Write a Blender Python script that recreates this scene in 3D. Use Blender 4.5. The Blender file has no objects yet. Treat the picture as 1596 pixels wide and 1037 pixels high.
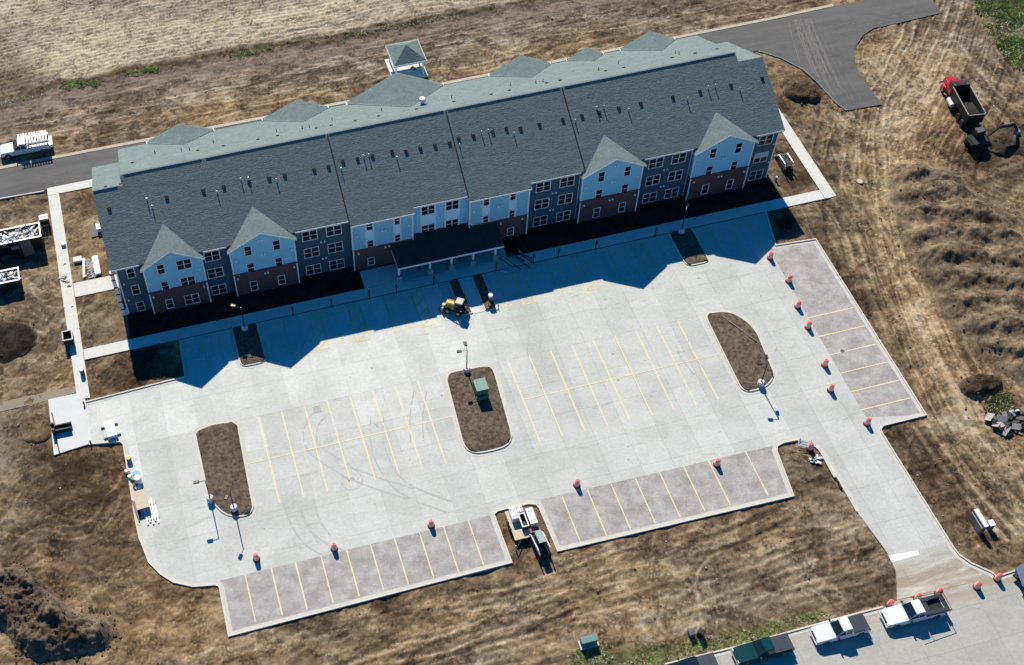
import bpy, bmesh, math, random
import numpy as np
from mathutils import Vector, Matrix
R_ = math.radians
rng = random.Random(11)
scene = bpy.context.scene
COL = scene.collection

# ------------------------------------------------------------------ camera, sky, sun, exposure
cam_d = bpy.data.cameras.new('camera')
cam = bpy.data.objects.new('camera', cam_d); COL.objects.link(cam)
RW = [[0.96644647, -0.25564513, -0.02503569], [-0.22230919, -0.78361117, -0.58011392], [0.12868506, 0.56621471, -0.81415051]]          # world -> camera (x right, y down, z forward)
m3 = Matrix((RW[0], [-v for v in RW[1]], [-v for v in RW[2]])).transposed()
cam.matrix_world = Matrix.Translation((9.3136,-107.8301,120.6103)) @ m3.to_4x4()
cam_d.sensor_width = 36.0
cam_d.lens = 1961.658 / 1596 * 36.0
cam_d.shift_x = 0.114111; cam_d.shift_y = 0.074580
cam_d.clip_start = 1.0; cam_d.clip_end = 8000
scene.camera = cam
SUN_E = 39.4
w = bpy.data.worlds.new('World'); scene.world = w; w.use_nodes = True
nt = w.node_tree; bg = nt.nodes['Background']
sky = nt.nodes.new('ShaderNodeTexSky'); sky.sky_type = 'NISHITA'; sky.sun_disc = False
sky.sun_elevation = R_(SUN_E); sky.sun_rotation = 0.0; sky.ozone_density = 6.0; sky.air_density = 1.0; sky.dust_density = 0.2
hsv = nt.nodes.new('ShaderNodeHueSaturation'); hsv.inputs['Saturation'].default_value = 1.6
nt.links.new(sky.outputs[0], hsv.inputs['Color']); nt.links.new(hsv.outputs[0], bg.inputs[0])
bg.inputs[1].default_value = 0.085
sl = bpy.data.lights.new('sun', 'SUN'); sun = bpy.data.objects.new('sun', sl); COL.objects.link(sun)
sl.energy = 5.0; sl.angle = R_(0.5); sl.color = (1.0, 0.94, 0.81)
sun.rotation_euler = (R_(-(90 - SUN_E)), 0, R_(0.3))
vs = scene.view_settings
vs.view_transform = 'Standard'; vs.look = 'None'; vs.exposure = 0.38; vs.gamma = 1; vs.use_curve_mapping = False

# ------------------------------------------------------------------ helpers
def tag(o, label=None, cat=None, group=None, kind=None):
    if label: o['label'] = label
    if cat: o['category'] = cat
    if group: o['group'] = group
    if kind: o['kind'] = kind
    return o
def thing(name, label, cat, loc=(0, 0, 0), rz=0.0, group=None):
    o = bpy.data.objects.new(name, None); COL.objects.link(o)
    o.location = (loc[0], loc[1], loc[2] if len(loc) > 2 else 0); o.rotation_euler = (0, 0, rz)
    o.empty_display_size = 0.3
    return tag(o, label, cat, group)
def link(name, me, parent=None):
    o = bpy.data.objects.new(name, me); COL.objects.link(o)
    if parent is not None: o.parent = parent
    return o
def copy_tree(o, parent=None):
    c = o.copy(); COL.objects.link(c)
    if parent is not None: c.parent = parent
    for ch in list(o.children): copy_tree(ch, c)
    return c
class MB:
    def __init__(s): s.v = []; s.f = []; s.mi = []
    def add(s, vs, fs, mi=0):
        n = len(s.v); s.v += [tuple(v) for v in vs]
        for f in fs: s.f.append([i + n for i in f]); s.mi.append(mi)
        return s
    def box(s, x0, x1, y0, y1, z0, z1, mi=0):
        return s.add([(x0,y0,z0),(x1,y0,z0),(x1,y1,z0),(x0,y1,z0),(x0,y0,z1),(x1,y0,z1),(x1,y1,z1),(x0,y1,z1)],
                     [(3,2,1,0),(4,5,6,7),(0,1,5,4),(1,2,6,5),(2,3,7,6),(3,0,4,7)], mi)
    def obox(s, c, d, mi=0, M=None):
        """box with centre c, size d, rotated by 3x3 M"""
        M = M or Matrix.Identity(3); c = Vector(c)
        vs = [c + M @ Vector((sx*d[0]/2, sy*d[1]/2, sz*d[2]/2)) for sz in (-1,1) for sx, sy in ((-1,-1),(1,-1),(1,1),(-1,1))]
        return s.add(vs, [(3,2,1,0),(4,5,6,7),(0,1,5,4),(1,2,6,5),(2,3,7,6),(3,0,4,7)], mi)
    def frus(s, a, b, z0, z1, mi=0):
        """a=(x0,x1,y0,y1) at z0, b at z1"""
        return s.add([(a[0],a[2],z0),(a[1],a[2],z0),(a[1],a[3],z0),(a[0],a[3],z0),(b[0],b[2],z1),(b[1],b[2],z1),(b[1],b[3],z1),(b[0],b[3],z1)],
                     [(3,2,1,0),(4,5,6,7),(0,1,5,4),(1,2,6,5),(2,3,7,6),(3,0,4,7)], mi)
    def prism(s, poly, z0, z1, mi=0):
        n = len(poly)
        return s.add([(p[0],p[1],z0) for p in poly] + [(p[0],p[1],z1) for p in poly],
                     [list(range(n))[::-1], list(range(n, 2*n))] + [(i,(i+1)%n,n+(i+1)%n,n+i) for i in range(n)], mi)
    def profile(s, prof, y0, y1, mi=0, dy=None):
        """polygon in x,z extruded along y; dy(z) gives an inset of the sides"""
        n = len(prof); dy = dy or (lambda x, z: 0)
        a = [(x, y0 + dy(x, z), z) for x, z in prof]; b = [(x, y1 - dy(x, z), z) for x, z in prof]
        return s.add(a + b, [list(range(n)), list(range(n, 2*n))[::-1]] + [(i, n+i, n+(i+1)%n, (i+1)%n) for i in range(n)], mi)
    def lathe(s, prof, c=(0,0), n=12, mi=0):
        k = len(prof); vs = []; fs = []
        for i in range(n):
            a = 2*math.pi*i/n
            vs += [(c[0]+r*math.cos(a), c[1]+r*math.sin(a), z) for r, z in prof]
        for i in range(n):
            j = (i+1) % n
            for q in range(k-1): fs.append((i*k+q, j*k+q, j*k+q+1, i*k+q+1))
        fs.append([i*k + k-1 for i in range(n)]); fs.append([i*k for i in range(n)][::-1])
        return s.add(vs, fs, mi)
    def wheel(s, x, y, r, wd, z=None, n=14, mi=0):
        z = r if z is None else z; vs = []
        for yy, rr in ((-wd/2, r*.93), (-wd/2+.03, r), (wd/2-.03, r), (wd/2, r*.93)):
            vs += [(x + rr*math.cos(2*math.pi*i/n), y+yy, z + rr*math.sin(2*math.pi*i/n)) for i in range(n)]
        fs = [(q*n+i, q*n+(i+1)%n, (q+1)*n+(i+1)%n, (q+1)*n+i) for q in range(3) for i in range(n)]
        fs += [list(range(n))[::-1], list(range(3*n, 4*n))]
        return s.add(vs, fs, mi)
    def tube(s, pts, r, n=8, mi=0):
        pts = [Vector(p) for p in pts]; vs = []; fs = []
        for i, p in enumerate(pts):
            t = (pts[min(i+1, len(pts)-1)] - pts[max(i-1, 0)]).normalized()
            u = t.cross(Vector((0.13, 0.31, 0.94))); u = u.normalized() if u.length > 1e-3 else Vector((1,0,0)); v = t.cross(u)
            rr = r[i] if isinstance(r, (list, tuple)) else r
            vs += [p + rr*(math.cos(2*math.pi*k/n)*u + math.sin(2*math.pi*k/n)*v) for k in range(n)]
        for i in range(len(pts)-1):
            fs += [(i*n+k, i*n+(k+1)%n, (i+1)*n+(k+1)%n, (i+1)*n+k) for k in range(n)]
        fs += [list(range(n))[::-1], [(len(pts)-1)*n+k for k in range(n)]]
        return s.add(vs, fs, mi)
    def mesh(s, name, mats):
        me = bpy.data.meshes.new(name); me.from_pydata(s.v, [], s.f)
        for m in (mats if isinstance(mats, (list, tuple)) else [mats]): me.materials.append(m)
        if any(s.mi): me.polygons.foreach_set('material_index', s.mi)
        bm = bmesh.new(); bm.from_mesh(me); bmesh.ops.recalc_face_normals(bm, faces=bm.faces); bm.to_mesh(me); bm.free()
        me.update(); return me
    def build(s, name, mats, parent=None, smooth=False, bevel=0.0):
        me = s.mesh(name, mats)
        if bevel:
            bm = bmesh.new(); bm.from_mesh(me)
            ed = [e for e in bm.edges if len(e.link_faces) == 2 and e.calc_face_angle(0) > .5]
            bmesh.ops.bevel(bm, geom=ed, offset=bevel, segments=2, affect='EDGES', clamp_overlap=True)
            bm.to_mesh(me); bm.free()
        if smooth:
            me.polygons.foreach_set('use_smooth', [True]*len(me.polygons))
            me.set_sharp_from_angle(angle=R_(38))
        return link(name, me, parent)
def chaikin(p, k=2, closed=False):
    for _ in range(k):
        q = []
        n = len(p)
        for i in range(n if closed else n-1):
            a, b = p[i], p[(i+1) % n]
            q += [(a[0]*.75+b[0]*.25, a[1]*.75+b[1]*.25), (a[0]*.25+b[0]*.75, a[1]*.25+b[1]*.75)]
        p = q if closed else [p[0]] + q + [p[-1]]
    return p
def fillet(p, r, n=5, closed=True):
    """round the corners of a polygon: r = radius or list of radii"""
    out = []; N = len(p)
    for i in range(N):
        rr = r[i] if isinstance(r, (list, tuple)) else r
        if rr <= 0 or (not closed and i in (0, N-1)): out.append(p[i]); continue
        P = Vector(p[i]); a = Vector(p[i-1]) - P; b = Vector(p[(i+1) % N]) - P
        t = min(rr, a.length*.48, b.length*.48); A = P + a.normalized()*t; B = P + b.normalized()*t
        for k in range(n+1):
            s = k/n; q = A*(1-s)**2 + P*2*s*(1-s) + B*s**2; out.append((q.x, q.y))
    return out
def inset(p, d):
    """offset a closed polygon (positive = to the left of travel)"""
    out = []; n = len(p)
    for i in range(n):
        a, b, c = Vector(p[i-1]), Vector(p[i]), Vector(p[(i+1) % n])
        t1 = (b-a).normalized() if (b-a).length > 1e-6 else Vector((1,0)); t2 = (c-b).normalized() if (c-b).length > 1e-6 else t1
        n1 = Vector((-t1.y, t1.x)); n2 = Vector((-t2.y, t2.x)); m = n1+n2
        m = m.normalized() if m.length > 1e-6 else n1
        k = d / max(.4, m.dot(n1)); out.append((b.x+m.x*k, b.y+m.y*k))
    return out
def area(p): return .5*sum(p[i-1][0]*p[i][1]-p[i][0]*p[i-1][1] for i in range(len(p)))
def sweep(mb, path, prof, closed=False, mi=0):
    """sweep a profile [(offset to left, z)] along a 2-D path"""
    n = len(path); k = len(prof); vs = []; fs = []
    for i in range(n):
        a = Vector(path[(i-1) % n] if (closed or i > 0) else path[i]); b = Vector(path[i]); c = Vector(path[(i+1) % n] if (closed or i < n-1) else path[i])
        t1 = (b-a); t2 = (c-b); t1 = t1.normalized() if t1.length > 1e-6 else t2.normalized(); t2 = t2.normalized() if t2.length > 1e-6 else t1
        n1 = Vector((-t1.y, t1.x)); n2 = Vector((-t2.y, t2.x)); m = (n1+n2); m = m.normalized() if m.length > 1e-6 else n1
        s = 1/max(.5, m.dot(n1))
        vs += [(b.x+m.x*o*s, b.y+m.y*o*s, z) for o, z in prof]
    for i in range(n if closed else n-1):
        j = (i+1) % n
        fs += [(i*k+q, i*k+q+1, j*k+q+1, j*k+q) for q in range(k-1)]
    if not closed: fs += [list(range(k)), [(n-1)*k+q for q in range(k)][::-1]]
    return mb.add(vs, fs, mi)

# ------------------------------------------------------------------ materials
def mat(name, col, rough=.8, metal=0.0, noise=0.0, scale=3.0, bump=0.0, bscale=20.0, col2=None, spec=None, objrand=0.0, extra=None):
    m = bpy.data.materials.new(name); m.use_nodes = True; t = m.node_tree; n = t.nodes; b = n['Principled BSDF']
    b.inputs['Base Color'].default_value = (*col, 1); b.inputs['Roughness'].default_value = rough; b.inputs['Metallic'].default_value = metal
    if spec is not None: b.inputs['Specular IOR Level'].default_value = spec
    tc = n.new('ShaderNodeTexCoord'); out = None
    if noise or col2:
        nz = n.new('ShaderNodeTexNoise'); nz.inputs['Scale'].default_value = scale; nz.inputs['Detail'].default_value = 6; nz.inputs['Roughness'].default_value = .65
        t.links.new(tc.outputs['Object'], nz.inputs['Vector'])
        rp = n.new('ShaderNodeValToRGB'); rp.color_ramp.elements[0].position = .3; rp.color_ramp.elements[1].position = .7
        c2 = col2 or tuple(min(1, c*(1+noise)) for c in col); c1 = col if col2 else tuple(c*(1-noise) for c in col)
        rp.color_ramp.elements[0].color = (*c1, 1); rp.color_ramp.elements[1].color = (*c2, 1)
        t.links.new(nz.outputs['Fac'], rp.inputs['Fac']); out = rp.outputs['Color']
    if objrand:
        oi = n.new('ShaderNodeObjectInfo'); mr = n.new('ShaderNodeMapRange'); mr.inputs['To Min'].default_value = 1-objrand; mr.inputs['To Max'].default_value = 1+objrand
        t.links.new(oi.outputs['Random'], mr.inputs['Value'])
        vm = n.new('ShaderNodeVectorMath'); vm.operation = 'SCALE'
        if out: t.links.new(out, vm.inputs[0])
        else: vm.inputs[0].default_value = col
        t.links.new(mr.outputs[0], vm.inputs['Scale']); out = vm.outputs[0]
    if out: t.links.new(out, b.inputs['Base Color'])
    if bump:
        bz = n.new('ShaderNodeTexNoise'); bz.inputs['Scale'].default_value = bscale; bz.inputs['Detail'].default_value = 5
        t.links.new(tc.outputs['Object'], bz.inputs['Vector'])
        bp = n.new('ShaderNodeBump'); bp.inputs['Strength'].default_value = bump; bp.inputs['Distance'].default_value = .05
        t.links.new(bz.outputs['Fac'], bp.inputs['Height']); t.links.new(bp.outputs[0], b.inputs['Normal'])
    if extra: extra(m, t, n, b, tc, out)
    return m
def N(t, typ, **kw):
    x = t.nodes.new(typ)
    for k, v in kw.items():
        if k in x.inputs: x.inputs[k].default_value = v
        else: setattr(x, k, v)
    return x
def mult(t, a, b_, fac=1.0):
    mx = t.nodes.new('ShaderNodeMix'); mx.data_type = 'RGBA'; mx.blend_type = 'MULTIPLY'; mx.inputs[0].default_value = fac
    t.links.new(a, mx.inputs[6]); t.links.new(b_, mx.inputs[7]); return mx.outputs[2]
def ramp(t, src, p0, c0, p1, c1):
    r = t.nodes.new('ShaderNodeValToRGB'); e = r.color_ramp.elements
    e[0].position = p0; e[1].position = p1; e[0].color = (*c0, 1); e[1].color = (*c1, 1); t.links.new(src, r.inputs[0]); return r.outputs[0]
def concrete_extra(m, t, n, b, tc, out):
    # big soft stains, fine grain and faint hairline cracks in world position
    ge = n.new('ShaderNodeNewGeometry'); P = ge.outputs['Position']
    a = N(t, 'ShaderNodeTexNoise', Scale=.22, Detail=7.0, Roughness=.6); t.links.new(P, a.inputs['Vector'])
    o = mult(t, out, ramp(t, a.outputs[0], .35, (.86,.86,.85), .62, (1,1,1)))
    g = N(t, 'ShaderNodeTexNoise', Scale=2.6, Detail=8.0, Roughness=.75); t.links.new(P, g.inputs['Vector'])
    o = mult(t, o, ramp(t, g.outputs[0], .3, (.86,.86,.85), .6, (1.03,1.03,1.03)))
    # scuffs: stretched
    mp = N(t, 'ShaderNodeMapping'); mp.inputs['Scale'].default_value = (.25, 1.6, 1); mp.inputs['Rotation'].default_value = (0,0,.2); t.links.new(P, mp.inputs[0])
    s = N(t, 'ShaderNodeTexNoise', Scale=1.0, Detail=9.0, Roughness=.7, Distortion=.6); t.links.new(mp.outputs[0], s.inputs['Vector'])
    o = mult(t, o, ramp(t, s.outputs[0], .30, (.8,.8,.79), .42, (1,1,1)))
    sp = N(t, 'ShaderNodeTexNoise', Scale=1.3, Detail=3.0, Roughness=.5); t.links.new(P, sp.inputs['Vector'])
    o = mult(t, o, ramp(t, sp.outputs[0], .245, (.6,.59,.56), .285, (1,1,1)))
    # soil dragged across the mouth of the driveway
    sx = N(t, 'ShaderNodeSeparateXYZ'); t.links.new(P, sx.inputs[0])
    mr = N(t, 'ShaderNodeMapRange'); mr.interpolation_type = 'SMOOTHSTEP'; mr.inputs['From Min'].default_value = -56.0; mr.inputs['From Max'].default_value = -60.5; t.links.new(sx.outputs[1], mr.inputs[0])
    m2 = N(t, 'ShaderNodeMapRange'); m2.interpolation_type = 'SMOOTHSTEP'; m2.inputs['From Min'].default_value = -65.0; m2.inputs['From Max'].default_value = -62.5; t.links.new(sx.outputs[1], m2.inputs[0])
    m3_ = N(t, 'ShaderNodeMapRange'); m3_.interpolation_type = 'SMOOTHSTEP'; m3_.inputs['From Min'].default_value = 62.0; m3_.inputs['From Max'].default_value = 72.0; t.links.new(sx.outputs[0], m3_.inputs[0])
    mp2 = N(t, 'ShaderNodeMapping'); mp2.inputs['Scale'].default_value = (.22, 1.1, 1); t.links.new(P, mp2.inputs[0])
    dn = N(t, 'ShaderNodeTexNoise', Scale=1.0, Detail=8.0, Roughness=.7, Distortion=.5); t.links.new(mp2.outputs[0], dn.inputs['Vector'])
    dm = N(t, 'ShaderNodeMapRange'); dm.inputs['From Min'].default_value = .38; dm.inputs['From Max'].default_value = .58; t.links.new(dn.outputs[0], dm.inputs[0])
    q1 = N(t, 'ShaderNodeMath', operation='MULTIPLY'); t.links.new(mr.outputs[0], q1.inputs[0]); t.links.new(m2.outputs[0], q1.inputs[1])
    q3 = N(t, 'ShaderNodeMath', operation='MULTIPLY'); t.links.new(q1.outputs[0], q3.inputs[0]); t.links.new(m3_.outputs[0], q3.inputs[1])
    q2 = N(t, 'ShaderNodeMath', operation='MULTIPLY'); t.links.new(q3.outputs[0], q2.inputs[0]); t.links.new(dm.outputs[0], q2.inputs[1])
    mx = t.nodes.new('ShaderNodeMix'); mx.data_type = 'RGBA'; t.links.new(q2.outputs[0], mx.inputs[0]); t.links.new(o, mx.inputs[6]); mx.inputs[7].default_value = (.33,.26,.18,1)
    t.links.new(mx.outputs[2], b.inputs['Base Color'])
M = {}
M['concrete'] = mat('concrete', (.545,.55,.515), .85, noise=.02, scale=.5, objrand=.045, extra=concrete_extra)
M['concrete_light'] = mat('pale_new_concrete', (.585,.595,.57), .85, noise=.02, scale=.5, objrand=.03, extra=concrete_extra)
M['street'] = mat('street_concrete', (.43,.41,.365), .85, noise=.02, scale=.5, objrand=.03, extra=concrete_extra)
M['joint'] = mat('joint_bed', (.36,.36,.35), .95, noise=.2)
M['road_edge'] = mat('beige_road_edge', (.46,.385,.30), .9, noise=.12, scale=1.5)
M['walk'] = mat('sidewalk_concrete', (.62,.60,.55), .85, noise=.05, scale=1.5, objrand=.03)
M['pad'] = mat('pad_concrete', (.60,.60,.58), .8, noise=.04, scale=.8)
M['kerb'] = mat('kerb_concrete', (.64,.58,.50), .85, noise=.10, scale=2.0)
M['gutter'] = mat('gutter_concrete', (.52,.50,.44), .85, noise=.10, scale=1.5)
def paver_extra(m, t, n, b, tc, out):
    ge = n.new('ShaderNodeNewGeometry'); P = ge.outputs['Position']
    br = N(t, 'ShaderNodeTexBrick', Scale=1.0); br.inputs['Brick Width'].default_value = .24; br.inputs['Row Height'].default_value = .12; br.inputs['Mortar Size'].default_value = .008
    br.inputs['Color1'].default_value = (.435,.40,.37,1); br.inputs['Color2'].default_value = (.365,.335,.31,1); br.inputs['Mortar'].default_value = (.16,.15,.15,1)
    t.links.new(P, br.inputs['Vector'])
    a = N(t, 'ShaderNodeTexNoise', Scale=.55, Detail=8.0, Roughness=.7); t.links.new(P, a.inputs['Vector'])
    o = mult(t, br.outputs[0], ramp(t, a.outputs[0], .36, (.80,.77,.77), .62, (1.20,1.21,1.22)))
    t.links.new(o, b.inputs['Base Color'])
M['paver'] = mat('clay_pavers', (.36,.34,.36), .9, extra=paver_extra)
def asphalt_extra(m, t, n, b, tc, out):
    ge = n.new('ShaderNodeNewGeometry'); P = ge.outputs['Position']
    mp = N(t, 'ShaderNodeMapping'); mp.inputs['Scale'].default_value = (.06, .35, 1); t.links.new(P, mp.inputs[0])
    s = N(t, 'ShaderNodeTexNoise', Scale=1.0, Detail=8.0, Roughness=.65, Distortion=.8); t.links.new(mp.outputs[0], s.inputs['Vector'])
    o = mult(t, out, ramp(t, s.outputs[0], .35, (.80,.80,.80), .68, (1.22,1.19,1.14)))
    g = N(t, 'ShaderNodeTexNoise', Scale=9.0, Detail=4.0); t.links.new(P, g.inputs['Vector'])
    o = mult(t, o, ramp(t, g.outputs[0], .3, (.8,.8,.8), .7, (1.2,1.2,1.2)))
    t.links.new(o, b.inputs['Base Color'])
M['asphalt'] = mat('asphalt', (.105,.10,.097), .9, noise=.1, scale=.4, extra=asphalt_extra)
M['gravel'] = mat('tan_gravel', (.27,.22,.15), .95, noise=.18, scale=6, bump=.4, bscale=30)
M['yellow'] = mat('yellow_paint', (.70,.59,.34), .7, noise=.14, scale=3)
M['faded'] = mat('faded_yellow_paint', (.64,.53,.24), .7, noise=.12, scale=3)
M['white_line'] = mat('white_paint', (.8,.8,.79), .6, noise=.05)
M['dust'] = mat('pale_dust', (.165,.155,.14), .95, noise=.15, scale=2)
M['smear'] = mat('dragged_soil', (.36,.31,.24), .95, noise=.2, scale=3)
M['skid'] = mat('tyre_rubber_mark', (.425,.425,.405), .85, noise=.12, scale=2)
M['mulch'] = mat('mulch', (.022,.015,.010), .97, col2=(.185,.132,.092), scale=2.3, bump=1.0, bscale=9)
def shingle_extra(m, t, n, b, tc, out):
    sx = N(t, 'ShaderNodeTexCoord'); P = sx.outputs['Object']
    mp = N(t, 'ShaderNodeMapping'); mp.inputs['Scale'].default_value = (.45, 1.7, 1.7); t.links.new(P, mp.inputs[0])
    a = N(t, 'ShaderNodeTexNoise', Scale=1.0, Detail=8.0, Roughness=.8, Distortion=.3); t.links.new(mp.outputs[0], a.inputs['Vector'])
    o = mult(t, out, ramp(t, a.outputs[0], .33, (.86,.87,.88), .68, (1.12,1.11,1.10)))
    g = N(t, 'ShaderNodeTexNoise', Scale=2.4, Detail=6.0, Roughness=.85); t.links.new(P, g.inputs['Vector'])
    o = mult(t, o, ramp(t, g.outputs[0], .33, (.78,.78,.78), .67, (1.2,1.2,1.2)))
    t.links.new(o, b.inputs['Base Color'])
    wv = N(t, 'ShaderNodeTexWave', Scale=1.0, Distortion=.2); wv.bands_direction = 'Z'; wv.wave_profile = 'SAW'; wv.inputs['Scale'].default_value = 2.4
    t.links.new(P, wv.inputs['Vector'])
    mp3 = N(t, 'ShaderNodeMapping'); mp3.inputs['Scale'].default_value = (1.0, 1.9, 1.9); t.links.new(P, mp3.inputs[0])
    g3 = N(t, 'ShaderNodeTexNoise', Scale=2.4, Detail=6.0, Roughness=.72, Distortion=.4); t.links.new(mp3.outputs[0], g3.inputs['Vector'])
    bp = N(t, 'ShaderNodeBump', Strength=.15, Distance=.02); t.links.new(wv.outputs['Fac'], bp.inputs['Height'])
    bp2 = N(t, 'ShaderNodeBump', Strength=.75, Distance=.10); t.links.new(g3.outputs[0], bp2.inputs['Height']); t.links.new(bp.outputs[0], bp2.inputs['Normal']); t.links.new(bp2.outputs[0], b.inputs['Normal'])
M['shingle'] = mat('grey_shingles', (.160,.205,.196), .92, noise=.10, scale=.7, extra=shingle_extra, spec=.35)
M['shingle_dark'] = mat('dark_canopy_shingles', (.022,.026,.034), .9, noise=.2, scale=1.5)
M['ridge'] = mat('ridge_vent_plastic', (.12,.155,.16), .8)
def siding(name, c, c2=None):
    def ex(m, t, n, b, tc, out):
        wv = N(t, 'ShaderNodeTexWave', Scale=2.2); wv.bands_direction = 'Z'; wv.wave_profile = 'SAW'; t.links.new(tc.outputs['Object'], wv.inputs['Vector'])
        bp = N(t, 'ShaderNodeBump', Strength=.35, Distance=.02); t.links.new(wv.outputs['Fac'], bp.inputs['Height']); t.links.new(bp.outputs[0], b.inputs['Normal'])
    return mat(name, c, .55, noise=.04, scale=1.0, extra=ex)
M['blue'] = siding('light_blue_siding', (.27,.60,.77)); M['teal'] = siding('dark_teal_siding', (.030,.095,.135)); M['panel'] = siding('pale_panel', (.58,.80,.92)); M['grey_blue'] = siding('grey_blue_siding', (.26,.53,.67))
def brick_extra(m, t, n, b, tc, out):
    br = N(t, 'ShaderNodeTexBrick', Scale=1.0); br.inputs['Brick Width'].default_value = .22; br.inputs['Row Height'].default_value = .075; br.inputs['Mortar Size'].default_value = .008
    br.inputs['Color1'].default_value = (.15,.05,.05,1); br.inputs['Color2'].default_value = (.10,.035,.04,1); br.inputs['Mortar'].default_value = (.13,.09,.09,1)
    mp = N(t, 'ShaderNodeMapping'); mp.inputs['Rotation'].default_value = (R_(90),0,0); t.links.new(tc.outputs['Object'], mp.inputs[0]); t.links.new(mp.outputs[0], br.inputs['Vector'])
    t.links.new(br.outputs[0], b.inputs['Base Color'])
M['brick'] = mat('red_brick', (.2,.09,.08), .9, extra=brick_extra)
M['trim'] = mat('white_trim', (.78,.79,.80), .5, noise=.03)
M['glass'] = mat('window_glass', (.012,.014,.02), .12, noise=.2, spec=.5)
M['blind'] = mat('window_blind', (.5,.52,.53), .6, noise=.05)
M['foundation'] = mat('foundation_concrete', (.16,.15,.14), .9, noise=.1)
M['black'] = mat('black_plastic', (.008,.008,.009), .6, noise=.2)
M['pole'] = mat('dark_bronze_metal', (.05,.04,.035), .4, metal=.4, noise=.1)
M['lampbase'] = mat('precast_lamp_base', (.60,.585,.57), .85, noise=.08)
M['white'] = mat('white_painted_metal', (.78,.78,.78), .35, noise=.03)
M['whitewood'] = mat('pale_lumber', (.62,.55,.45), .8, noise=.12, scale=5)
M['ply'] = mat('plywood', (.55,.46,.33), .8, noise=.1, scale=4)
M['brownboard'] = mat('brown_board', (.20,.14,.11), .8, noise=.1, scale=4)
M['carwhite'] = mat('white_car_paint', (.78,.79,.80), .25, noise=.01, spec=.6)
M['carwhite'].node_tree.nodes['Principled BSDF'].inputs['Coat Weight'].default_value = .5
M['cargreen'] = mat('dark_green_car_paint', (.005,.045,.045), .22, noise=.05); M['cargreen'].node_tree.nodes['Principled BSDF'].inputs['Coat Weight'].default_value = .8
M['carnavy'] = mat('dark_navy_car_paint', (.012,.016,.03), .22, noise=.05); M['carnavy'].node_tree.nodes['Principled BSDF'].inputs['Coat Weight'].default_value = .8
M['carred'] = mat('red_truck_paint', (.55,.02,.035), .3, noise=.05); M['carred'].node_tree.nodes['Principled BSDF'].inputs['Coat Weight'].default_value = .5
M['tonneau'] = mat('charcoal_vinyl', (.024,.034,.050), .6, noise=.1)
M['tyre'] = mat('tyre_rubber', (.02,.02,.02), .85, noise=.2); M['rim'] = mat('grey_wheel_rim', (.35,.35,.36), .35, metal=.7, noise=.05)
M['carglass'] = mat('car_glass', (.01,.02,.025), .06, noise=.1, spec=.6)
M['light'] = mat('lamp_lens', (.6,.62,.62), .15, noise=.05); M['redlens'] = mat('red_lens', (.35,.02,.02), .25, noise=.05)
M['dark_metal'] = mat('black_steel', (.014,.014,.015), .6, metal=.1, noise=.2, scale=4)
M['steel'] = mat('galvanised_steel', (.40,.40,.40), .45, metal=.5, noise=.1)
M['orange'] = mat('orange_plastic', (.85,.15,.11), .5, noise=.08, scale=6); M['reflect'] = mat('reflective_white_band', (.88,.74,.70), .4, noise=.05)
M['maroon'] = mat('faded_maroon_plastic', (.20,.06,.08), .7, noise=.15)
M['green'] = mat('green_utility_paint', (.06,.15,.11), .5, noise=.08, scale=2); M['greentop'] = mat('pale_green_utility_paint', (.16,.27,.235), .55, noise=.06, scale=2)
M['machine_yellow'] = mat('machine_yellow_paint', (.62,.45,.10), .4, noise=.08); M['machine_red'] = mat('dull_red_paint', (.35,.08,.08), .6, noise=.2, scale=6)
M['machine_grey'] = mat('machine_grey_paint', (.10,.105,.11), .45, noise=.08); M['cabroof'] = mat('pale_green_grey_roof', (.28,.36,.34), .5, noise=.05)
M['bluegrey'] = mat('blue_grey_panel', (.20,.25,.33), .5, noise=.05); M['bluelid'] = mat('blue_plastic', (.05,.33,.50), .5, noise=.05)
M['soil'] = mat('dark_soil_load', (.010,.0075,.006), .98, col2=(.038,.028,.021), scale=5, bump=1, bscale=10)
M['rubble'] = mat('grey_rubble', (.36,.33,.30), .9, noise=.15, scale=3)
M['leaf_green'] = mat('green_leaf', (.27,.36,.07), .7, noise=.45, scale=.6)
M['leaf_olive'] = mat('olive_leaf', (.36,.34,.14), .8, noise=.4, scale=.6)
M['leaf_dry'] = mat('dry_straw', (.58,.50,.34), .9, noise=.3, scale=.6)
M['clod'] = mat('soil_clods', (.045,.032,.024), .97, col2=(.14,.10,.07), scale=2.2, bump=.8, bscale=8)
M['spoil'] = mat('spoil_soil', (.06,.040,.024), .97, col2=(.26,.185,.105), scale=.9, bump=1.0, bscale=3.5)
M['tanclod'] = mat('tan_clods', (.10,.072,.045), .97, col2=(.27,.20,.125), scale=2.2, bump=.8, bscale=8)

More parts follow.
